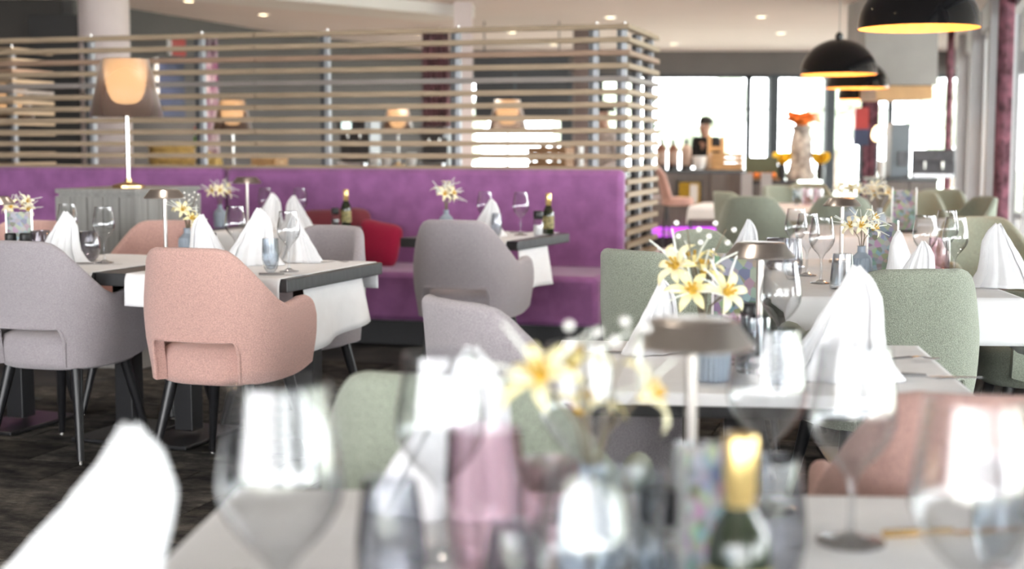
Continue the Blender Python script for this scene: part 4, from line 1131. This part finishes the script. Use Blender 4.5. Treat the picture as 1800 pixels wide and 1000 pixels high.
# columns and patterned panels
cc = G(195, 13.6, 0)
o = struct('column_1', MB().lathe([(0.235, 0), (0.235, CEIL - 0.001)], 40, cc), M_column)
cc = G(816, 15.2, 0)
struct('column_2', MB().box((cc.x, cc.y, CEIL / 2), (0.19, 0.19, CEIL - 0.001)), M_column, smooth=False)
cc = G(1020, 18.5, 0)
struct('column_3', MB().box((cc.x, cc.y, CEIL / 2), (0.20, 0.2, CEIL - 0.001)), mat('taupe pillar', (0.20, 0.155, 0.145), rough=0.8, var=0.06, scale=3), smooth=False)
def curtain(label, c, w, h, m, ang=0.0, waves=5, z0=0.03, depth=0.04):
    o = MB().grid(lambda u, v: (w * (u - 0.5), depth * math.sin(u * waves * 2 * math.pi), z0 + h * v), waves * 8, 6).build('curtain', m, None, solid=0.006, angle=80)
    o.location = c; o.rotation_euler = (0, 0, ang)
    t = MB().tube([(-w / 2 - 0.05, 0, z0 + h + 0.012), (w / 2 + 0.05, 0, z0 + h + 0.012)], 0.012, 8).build('curtain_rail', M_steel, o)
    return tag(o, label, 'curtain', 'flower print curtains')
curtain('plum patterned curtain hanging behind the screen centre', G(768, 18.5, 0), 0.34, CEIL - 0.08, M_curtain)
curtain('pale lilac flower print panel behind the screen at left', G(374, 15.6, 0), 0.20, 2.38, M_curtainpale, waves=3)
d1 = 12.0
curtain('plum patterned curtain tied at the right hand window pillar', Vector((wx(d1) - 0.02, d1, 0)), 0.34, CEIL - 0.06, M_curtain, wa, 4, depth=0.055)
curtain('slim plum curtain far back on the window wall', Vector((wx(18.0) - 0.25, 18.0, 0)), 0.3, CEIL - 0.06, M_curtain, wa, 3)
curtain('plum curtain between the far back windows', G(1525, 21.5, 0), 0.30, 2.3, M_curtain, 0.3, 3)
# posters and signs on the grey wall at left
def sign(name, label, c, w, h, m, cat='sign'):
    t = thing(name, label, cat, c, R(70))
    MB().box((0, 0, 0), (w, 0.03, h)).build('panel', m, t, smooth=False)
    MB().box((-w / 2 - 0.02, 0, 0), (0.04, 0.034, h)).build('frame_edge', M_white, t, smooth=False)
    return t
sign('red_sign', 'small red sign on the grey wall behind the screen', Q(312, 82, 15.9), 0.28, 0.2, M_red)
sign('navy_poster', 'navy poster on the grey wall behind the screen', Q(300, 155, 15.6), 0.5, 0.62, M_navy, 'poster')
tl = thing('sanitizer_stand', 'small white and green dispenser on the left buffet', 'dispenser', onbuf(348, bl, 0.25))
MB().lathe([(1e-5, 0), (0.035, 0), (0.04, 0.3), (0.03, 0.34), (1e-5, 0.345)], 16).build('container', M_white, tl)
MB().lathe_open([(0.0415, 0.20), (0.0415, 0.32)], 16).build('label_band', M_green, tl)
MB().lathe([(0.03, 0.34), (0.034, 0.40), (1e-5, 0.41)], 16).build('lid', M_red, tl)

# ================================================================== PENDANTS AND DOWNLIGHTS
def make_pendant():
    t = thing('dome_pendant', 'pendant', 'pendant lamp')
    n = 12
    out = [(0.29 * math.cos(R(90 * i / n)) if i < n else 0.02, 0.27 * math.sin(R(90 * i / n))) for i in range(n + 1)]
    MB().lathe_open(out, 48).build('dome', M_pendant, t)
    inn = [(0.286 * math.cos(R(90 * i / n)) if i < n else 0.01, 0.262 * math.sin(R(90 * i / n)) + 0.0) for i in range(n + 1)]
    MB().lathe_open(inn, 48).build('inner_lining', M_pendantin, t)
    MB().lathe([(0.03, 0.268), (0.03, 0.30), (0.012, 0.32), (1e-5, 0.321)], 16).build('ceiling_fitting', M_blackmetal, t)
    MB().tube([(0, 0, 0.31), (0, 0, 0.845)], 0.004, 6).build('cord', M_cord, t)
    MB().sphere((0, 0, 0.13), 0.045, 12).build('bulb', M_glow, t)
    l = bpy.data.lights.new('pendant_light', 'POINT'); l.energy = 4.0; l.color = (1, 0.66, 0.34); l.shadow_soft_size = 0.05
    lo = bpy.data.objects.new('pendant_light', l); C.objects.link(lo); lo.parent = t; lo.location = (0, 0, 0.06)
    return t
pr = make_pendant()
K_pen = Kind(pr)
gP = 'black dome pendants over the window tables'
for (px, py, dia, lb) in ((1615, 50, 208, 'largest black dome pendant cut by the top of the picture'), (1474, 131, 132, 'second black dome pendant, left of the others'),
                          (1507, 155, 108, 'third black dome pendant, partly hidden behind the second'), (1519, 175, 92, 'smallest black dome pendant, lowest of the cluster')):
    p = Q(px, py, 0.58 * F / dia); p.z = max(1.66, min(1.9, p.z))
    K_pen.put(p, 0, lb, gP)
gFill = 'added fill downlights over the dining area'
def downlight(x, y, label, group, energy=60):
    t = thing('ceiling_downlight', label, 'downlight', (x, y, CEIL), 0, group)
    MB().lathe([(0.075, -0.004), (0.078, 0.0), (0.078, -0.008), (0.06, -0.010), (0.055, -0.004)], 20).build('trim_ring', M_white, t)
    MB().lathe([(1e-5, -0.006), (0.056, -0.006), (0.056, -0.003), (1e-5, -0.003)], 18).build('lit_lens', M_down, t)
    l = bpy.data.lights.new('downlight_beam', 'SPOT'); l.energy = energy; l.color = (1, 0.88, 0.76); l.spot_size = R(120); l.spot_blend = 0.8; l.shadow_soft_size = 0.06
    lo = bpy.data.objects.new('downlight_beam', l); C.objects.link(lo); lo.parent = t; lo.location = (0, 0, -0.03)
for j, y in enumerate((3.2, 6.0, 8.0, 11.0, 14.0)):  # unseen downlights added to give the room warm fill
    for i, x in enumerate((-4.2, -2.2, -0.4)):
        downlight(x + y * 0.1, y, 'added ceiling fill downlight out of view over the %s, %s' % (('near carpet', 'left tables', 'purple bench', 'space behind the screen', 'buffet')[j], ('left one', 'middle one', 'right one')[i]), gFill, 12 if j < 3 else 42)
for (px, py, pw) in ((463, 25, 8), (780, 19, 8), (732, 58, 8), (900, 56, 8), (973, 78, 8), (1072, 30, 8), (1184, 77, 8), (1338, 29, 8), (1372, 58, 8), (332, 1, 8)):
    p = P(px, py, CEIL)
    t = thing('ceiling_downlight', 'warm ceiling downlight ' + {463: 'above the left part of the screen', 780: 'nearest the white ceiling bulkhead, nearer one', 732: 'above the screen centre, seen past the top slat',
              900: 'seen through the top gap of the screen', 973: 'seen through the second gap of the screen', 1072: 'left of the screen corner near the top edge', 1184: 'right of the screen corner near the back wall',
              1338: 'left of the second pendant, near the top edge', 1372: 'above the second pendant', 332: 'at the top edge right of the round column'}[px], 'downlight', (p.x, p.y, CEIL), 0, 'ceiling downlights')
    MB().lathe([(0.075, -0.004), (0.078, 0.0), (0.078, -0.008), (0.06, -0.010), (0.055, -0.004)], 20).build('trim_ring', M_white, t)
    MB().lathe([(1e-5, -0.006), (0.056, -0.006), (0.056, -0.003), (1e-5, -0.003)], 18).build('lit_lens', M_down, t)
    l = bpy.data.lights.new('downlight_beam', 'SPOT'); l.energy = 52; l.color = (1, 0.82, 0.66); l.spot_size = R(110); l.spot_blend = 0.7; l.shadow_soft_size = 0.05
    lo = bpy.data.objects.new('downlight_beam', l); C.objects.link(lo); lo.parent = t; lo.location = (0, 0, -0.03)

# ================================================================== COUNTERS AT THE BACK
def counter(label, x0, x1, y, h, d, niche=None):
    t = thing('bar_counter', label, 'counter', ((x0 + x1) / 2, y, 0), 0, 'bar counters at the back')
    w = x1 - x0
    MB().box((0, d / 2, h / 2 + 0.10), (w - 0.04, d - 0.04, h - 0.25)).build('body', M_counter, t, smooth=False)
    MB().box((0, d / 2, h - 0.02), (w, d + 0.06, 0.04)).build('counter_top', M_counttop, t, smooth=False, bevel=0.004)
    n = max(2, int(w / 0.35))
    for i in range(n):
        xa = -w / 2 + w / n * i; xm = xa + w / n / 2
        if niche and abs(xm - niche) < 0.2: continue
        MB().box((xm, 0.01, h / 2 + 0.10), (w / n - 0.012, 0.025, h - 0.27)).build('panel', M_counter, t, smooth=False)
    MB().box((0, d / 2, 0.08), (w - 0.1, d - 0.12, 0.16)).build('plinth', M_blackmetal, t, smooth=False)
    return t, w
YC = 16.9
x0, x1 = G(1128, YC, 0.9).x, G(1308, YC, 0.9).x
nx = G(1212, YC, 0.7).x - (x0 + x1) / 2
ct, cwid = counter('taupe bar counter with magenta light along its foot', x0, x1, YC, 0.935, 0.7, nx)
MB().box((0, -0.02, 0.20), (cwid - 0.02, 0.03, 0.11)).build('led_strip', M_led, ct, smooth=False)
MB().box((nx, 0.03, 0.66), (0.26, 0.02, 0.26)).build('niche_back', M_amber, ct, smooth=False)
for (dx, dz, w, h) in ((-0.14, 0, 0.02, 0.30), (0.14, 0, 0.02, 0.30), (0, 0.14, 0.30, 0.02), (0, -0.14, 0.30, 0.02)):
    MB().box((nx + dx, 0.0, 0.66 + dz), (w, 0.06, h)).build('niche_frame', M_frame, ct, smooth=False)
MB().box((nx + 0.05, 0.0, 0.65), (0.09, 0.03, 0.22)).build('niche_card', M_white, ct, smooth=False)
x2, x3 = x1 + 0.02, G(1412, YC, 0.9).x
counter('grey counter section carrying the flower column', x2, x3, YC + 0.3, 0.80, 0.7)
YR = 15.2
x4, x5 = G(1548, YR, 0.9).x, wx(YR) - 0.45
counter('grey counter with the coffee machine under the hood', x4, x5, YR, 0.88, 0.7)
CZ = 0.935
def onc(px, dv=0.15, z=CZ): return G(px, YC + dv, z)
for i, px in enumerate((1162, 1183, 1206)):
    t = thing('storage_jar', ('brown jar at the left end of the taupe counter', 'brown jar in the middle of the three on the taupe counter', 'pale jar with a dark stopper on the taupe counter')[i], 'jar', onc(px), 0, 'jars on the taupe counter')
    MB().lathe([(1e-5, 0), (0.06, 0), (0.062, 0.05), (0.062, 0.24), (0.04, 0.29), (1e-5, 0.30)], 20).build('jar_body', M_jarlabel if i == 2 else M_jar, t)
    MB().lathe_open([(0.0635, 0.08), (0.0635, 0.22)], 20).build('label_band', M_jarlabel, t)
    MB().lathe([(0.022, 0.285), (0.024, 0.36), (1e-5, 0.365)], 12).build('stopper', M_blackplastic, t)
    MB().lathe([(0.064, -0.0), (0.064, 0.05), (0.0625, 0.051)], 20).build('foot_band', M_blackplastic, t)
for i, px in enumerate((1229, 1231)):
    o = MB().lathe([(1e-5, 0), (0.05, 0), (0.075, 0.06), (0.08, 0.16), (0.074, 0.16), (0.07, 0.06), (1e-5, 0.02)], 20).build('white_bowl', M_white, None)
    o.location = onc(px, 0.10 + 0.24 * i); tag(o, ('front', 'rear')[i] + ' white bowl between the jars and the wooden crate', 'bowl')
crate('bread_crate', 'light wooden crate on the taupe counter in front of the person', onc(1276, 0.22), 0.38, 0.30, 0.20, M_wood, 0)
t = thing('wooden_stand', 'light wooden upright stand behind the crate on the counter', 'stand', onc(1258, 0.46))
for s in (-1, 1): MB().box((s * 0.08, 0, 0.2), (0.045, 0.05, 0.40)).build('post', M_wood, t, smooth=False)
MB().box((0, 0, 0.25), (0.12, 0.03, 0.05)).build('rail', M_wood, t, smooth=False)
K_wine.put(onc(1296, 0.52), 0, 'far wine glass standing behind the light crate', gW, 1.1)
t = thing('chalk_tray', 'dark green framed tray with orange fruit display', 'display tray', onc(1338, 0.42, 0.80), 0)
MB().box((0, 0, 0.15), (0.40, 0.03, 0.26), (R(-12), 0, 0)).build('panel', mat('olive green board', (0.05, 0.06, 0.03), rough=0.6, var=0.1, scale=5), t, smooth=False)
MB().box((0, -0.03, 0.015), (0.42, 0.12, 0.03)).build('base', M_woodmid, t, smooth=False)
for i in range(5):
    o = MB().sphere((0, 0, 0), 0.034, 12).build('orange', M_orange, None)
    o.location = onc(1338, 0.37, 0.80) + Vector((-0.14 + 0.07 * i, -0.045, 0.064)); tag(o, 'small orange fruit in the green framed tray', 'fruit', 'oranges in the tray')
# flower column: mottled stone column vase with orange and yellow flowers
fc = G(1407, YC + 0.55, 0.80)
t = thing('stone_column_vase', 'tall mottled stone vase with orange crown at the back windows', 'vase', fc)
MB().lathe([(1e-5, 0), (0.17, 0), (0.18, 0.06), (0.15, 0.12), (0.12, 0.25), (0.135, 0.40), (0.12, 0.52), (0.10, 0.60), (0.13, 0.66), (0.10, 0.665), (1e-5, 0.6)], 28, flute=lambda i, k: 0.05 * math.sin(k * 2.2 + i)).build('vase_body', M_stonevase, t)
fo = thing('orange_flower_crown', 'orange flowers spreading on top of the tall stone vase', 'flowers', fc + Vector((0, 0, 0.62)))
for k in range(26):
    a = k * 2.4; e = 0.05 + 0.75 * (k / 26); d = Vector((math.cos(a), math.sin(a), e)).normalized()
    petal(MB(), Vector((0, 0, 0.03)), d, Vector((-d.x * d.z, -d.y * d.z, 1)).normalized(), 0.30, 0.07, 0.1).build('petal', M_orange, fo, solid=0.012)
MB().sphere((0, 0, 0.06), 0.08, 12, 1, 1, 0.6).build('flower_heart', M_orange, fo)
for s in (-1, 1):
    fy = thing('yellow_flower_spray', ('yellow flowers left of the stone vase', 'yellow flowers right of the stone vase')[s > 0], 'flowers', fc + Vector((s * 0.235, -0.02, 0.0)))
    MB().lathe([(1e-5, 0), (0.045, 0), (0.055, 0.12), (0.04, 0.2), (0.036, 0.2), (1e-5, 0.05)], 14).build('holder', M_blackplastic, fy)
    for k in range(9):
        a = k * 0.7; d = Vector((0.6 * math.cos(a), 0.6 * math.sin(a), 0.8)).normalized()
        petal(MB(), Vector((0, 0, 0.19)), d, Vector((-d.y, d.x, 0.3)).normalized(), 0.20, 0.05, 0.1).build('petal', M_yellow, fy, solid=0.004)
# right counter: coffee machine, blue grey panel, hood
machine('dark coffee machine on the right counter under the hood', Vector((G(1640, YR + 0.35, 0.9).x, YR + 0.35, 0.88)), 0.46, 0.46, 0.30)
t = thing('blue_grey_cabinet', 'tall blue grey dispenser panel on the right counter', 'dispenser', (G(1577, YR + 0.4, 1).x, YR + 0.4, 0.88))
MB().box((0, 0, 0.29), (0.21, 0.25, 0.58)).build('body', mat('blue grey enamel', (0.16, 0.19, 0.22), rough=0.5, var=0.05, scale=4), t, smooth=False, bevel=0.008)
MB().box((0.02, -0.13, 0.2), (0.10, 0.03, 0.16)).build('control_panel', M_machine, t, smooth=False)
t = thing('takeaway_cup_stack', 'stack of white cups beside the blue grey dispenser', 'cups', (G(1545, YR + 0.3, 1).x + 0.03, YR + 0.3, 0.88))
for i in range(4): MB().lathe([(1e-5, 0), (0.03, 0), (0.042, 0.09), (0.044, 0.09)], 14, (0, 0, 0.03 * i)).build('cup', M_white, t)
hd = 14.6
ha, hbz, hz0, hz1 = G(1520, hd, 2).x, G(1648, hd, 2).x, Q(1580, 150, hd).z, Q(1580, 72, hd).z
t = thing('extractor_hood', 'big grey box shaped extractor hood above the right counter', 'hood', ((ha + hbz) / 2, hd, hz0))
MB().box((0, 0.4, (CEIL - hz0) / 2), (hbz - ha, 0.8, CEIL - hz0 - 0.01)).build('cladding', M_hood, t, smooth=False)
MB().box((0.06, 0.42, -0.07), ((hbz - ha) * 0.78, 0.7, 0.14)).build('lower_rim', M_hoodin, t, smooth=False)
t = thing('red_box', 'small red box on a post near the far windows', 'box', (G(1512, 19.0, 1).x, 19.0, 0))
MB().box((0, 0, 0.72), (0.05, 0.05, 1.44)).build('post', M_frame, t, smooth=False)
MB().box((0, 0, 1.58), (0.18, 0.1, 0.28)).build('box_body', M_red, t, smooth=False)
MB().box((0, 0, 1.33), (0.2, 0.1, 0.22)).build('lower_panel', M_navy, t, smooth=False)
t = thing('wall_lantern', 'small warm lantern near the far windows', 'lantern', (G(1540, 19.2, 1).x, 19.2, 0))
MB().tube([(0, 0, 0), (0, 0, 1.3)], 0.012, 8).build('stand', M_frame, t)
MB().lathe([(0.03, 1.28), (0.07, 1.34), (0.06, 1.42), (0.02, 1.48), (1e-5, 1.485)], 16).build('lantern_glass', M_glow, t)
# framed picture stands in front of the counter section
for i, px in enumerate((1311, 1345)):
    t = thing('info_stand', ('white info panel left', 'white info panel right')[i] + ' of the pair before the grey counter section', 'info panel', G(px, YC - 0.2, 0))
    MB().box((0, 0, 0.55), (0.13, 0.02, 0.70)).build('panel', M_pillar, t, smooth=False)
    MB().box((0, 0, 0.1), (0.03, 0.02, 0.2)).build('post', M_steel, t, smooth=False)
    MB().box((0, 0, 0.006), (0.2, 0.18, 0.012)).build('base', M_steel, t, smooth=False)
    MB().box((0, -0.015, 0.42), (0.07, 0.012, 0.09)).build('dark_print', M_frame, t, smooth=False)
# plant behind the screen corner
t = thing('potted_plant', 'green leafy plant behind the screen corner at the windows', 'plant', G(1142, 18.5, 0))
MB().lathe([(1e-5, 0), (0.16, 0), (0.2, 0.45), (0.18, 0.45), (1e-5, 0.4)], 20).build('pot', M_pillar, t)
MB().tube([(0, 0, 0.4), (0.02, 0, 1.2)], 0.015, 6).build('stem', M_stem, t)
for k in range(26):
    a = random.random() * 6.28; e = random.uniform(-0.2, 0.9); z = random.uniform(0.9, 1.75)
    d = Vector((math.cos(a), math.sin(a), e)).normalized()
    petal(MB(), Vector((0.02, 0, z)), d, Vector((0, 0, 1)), random.uniform(0.2, 0.32), 0.04, 0.4).build('leaf', M_green, t, solid=0.002)

# ================================================================== PEOPLE
def skin_mesh(name, verts, edges, m, parent=None, root=0, sub=1):
    me = bpy.data.meshes.new(name); me.from_pydata([v[:3] for v in verts], edges, []); me.materials.append(m)
    o = bpy.data.objects.new(name, me); C.objects.link(o)
    if parent: o.parent = parent
    md = o.modifiers.new('skin', 'SKIN'); md.use_smooth_shade = True
    sv = me.skin_vertices[0].data if me.skin_vertices else None
    if sv is None:
        bpy.context.view_layer.objects.active = o
        bpy.ops.mesh.customdata_skin_add(); sv = me.skin_vertices[0].data
    for i, v in enumerate(verts):
        r = v[3]; sv[i].radius = (r, v[4] if len(v) > 4 else r)
        sv[i].use_root = (i == root)
    s = o.modifiers.new('smooth', 'SUBSURF'); s.levels = sub; s.render_levels = sub
    return o
def person(label, loc, rz, cloth_m, top_col, lean=0.0, armbend=0.7, scale=1.0):
    L_ = lambda z: -lean * max(0, z - 0.95)       # a forward lean from the hips (forward is -y)
    v = []; e = []
    def add(x, y, z, r, r2=None, link=None):
        v.append((x, y + L_(z), z, r, r2 if r2 else r)); i = len(v) - 1
        if link is not None: e.append((link, i))
        return i
    pel = add(0, 0, 0.95, 0.15, 0.11); wa_ = add(0, 0, 1.10, 0.14, 0.10, pel); ch = add(0, 0.01, 1.30, 0.165, 0.115, wa_)
    nb = add(0, 0.01, 1.43, 0.08, 0.07, ch); nk = add(0, 0.0, 1.465, 0.056, 0.058, nb)
    h1 = add(0, -0.01, 1.52, 0.068, 0.078, nk); h2 = add(0, -0.005, 1.59, 0.078, 0.092, h1); h3 = add(0, 0.0, 1.66, 0.062, 0.075, h2)
    arms = []
    for s in (-1, 1):
        sh = add(s * 0.19, 0.01, 1.40, 0.062, 0.06, ch); el = add(s * 0.235, 0.02, 1.12, 0.045, 0.045, sh)
        fx, fy, fz = s * 0.20, -0.24 * armbend, 1.12 - 0.26 * (1 - armbend * 0.85)
        wr = add(fx, fy, fz, 0.030, 0.028, el); pa = add(fx * 0.97, fy - 0.07 * armbend - 0.01, fz - 0.06, 0.032, 0.018, wr)
        for k in range(4):
            b_ = add(fx * 0.97 + s * (0.024 - 0.016 * k), fy - 0.12 * armbend - 0.012, fz - 0.105, 0.009, 0.009, pa)
            add(fx * 0.97 + s * (0.024 - 0.016 * k), fy - (0.15 + 0.01 * (k in (1, 2))) * armbend, fz - 0.15, 0.008, 0.008, b_)
        th = add(fx * 0.97 - s * 0.035, fy - 0.07 * armbend, fz - 0.075, 0.010, 0.010, pa); add(fx * 0.97 - s * 0.05, fy - 0.10 * armbend, fz - 0.105, 0.009, 0.009, th)
        arms.append((sh, el, wr))
    legs = []
    for s in (-1, 1):
        hp = add(s * 0.09, 0, 0.88, 0.085, 0.09, pel); kn = add(s * 0.10, -0.01, 0.50, 0.058, 0.06, hp); an = add(s * 0.10, 0.02, 0.09, 0.040, 0.042, kn); to = add(s * 0.11, -0.13, 0.04, 0.038, 0.030, an)
        legs.append((hp, kn, an, to))
    t = skin_mesh('person', v, e, M_skin); t.location = loc; t.rotation_euler = (0, 0, rz); t.scale = (scale,) * 3
    tag(t, label, 'person')
    def sub(ids, names, m, grow, root):
        mp = {i: k for k, i in enumerate(ids)}
        vv = [(v[i][0], v[i][1], v[i][2], v[i][3] + grow, v[i][4] + grow) for i in ids]
        ee = [(mp[a], mp[b]) for a, b in e if a in mp and b in mp]
        return skin_mesh(names, vv, ee, m, t, root)
    sub([pel, wa_, ch, nb] + [i for a in arms for i in a], 'jacket' if top_col is M_jacket else 'shirt', top_col, 0.014, 0)
    sub([pel] + [i for l in legs for i in l[:3]], 'trousers', cloth_m, 0.014, 0)
    for l in legs: sub(list(l[2:]), 'shoe', M_blackplastic, 0.012, 0)
    hy = L_(1.59)
    cap = MB().grid(lambda a, b: (0.090 * math.cos(a * 6.283) * math.sin(0.05 + b * 1.55), 0.012 + 0.106 * math.sin(a * 6.283) * math.sin(0.05 + b * 1.55) + hy + (0.02 * b), 1.625 + 0.098 * math.cos(0.05 + b * 1.55)), 20, 8, closed_u=True)
    cap.build('hair', M_hair, t, solid=0.01)
    for s in (-1, 1):
        MB().sphere((s * 0.032, hy - 0.088, 1.600), 0.012, 8).build('eye', M_white, t)
        MB().sphere((s * 0.082, hy + 0.005, 1.585), 0.022, 8, 0.4, 0.8, 1.2).build('ear', M_skin, t)
    MB().tube([(0, hy - 0.088, 1.605), (0, hy - 0.115, 1.565), (0, hy - 0.09, 1.558)], [0.008, 0.014, 0.008], 8).build('nose', M_skin, t)
    MB().tube([(-0.025, hy - 0.083, 1.528), (0, hy - 0.092, 1.526), (0.025, hy - 0.083, 1.528)], 0.006, 6).build('mouth', M_crimson, t)
    return t
person('person in a black jacket behind the taupe counter, looking left', G(1243, YC + 1.15, 0), R(-50), M_jacket, M_jacket, 0.12, 0.8, 0.92)
person('person in a cream shirt behind the slatted screen corner', G(1066, 13.9, 0), R(-60), M_jacket, M_shirt, 0.10, 0.75, 0.955)
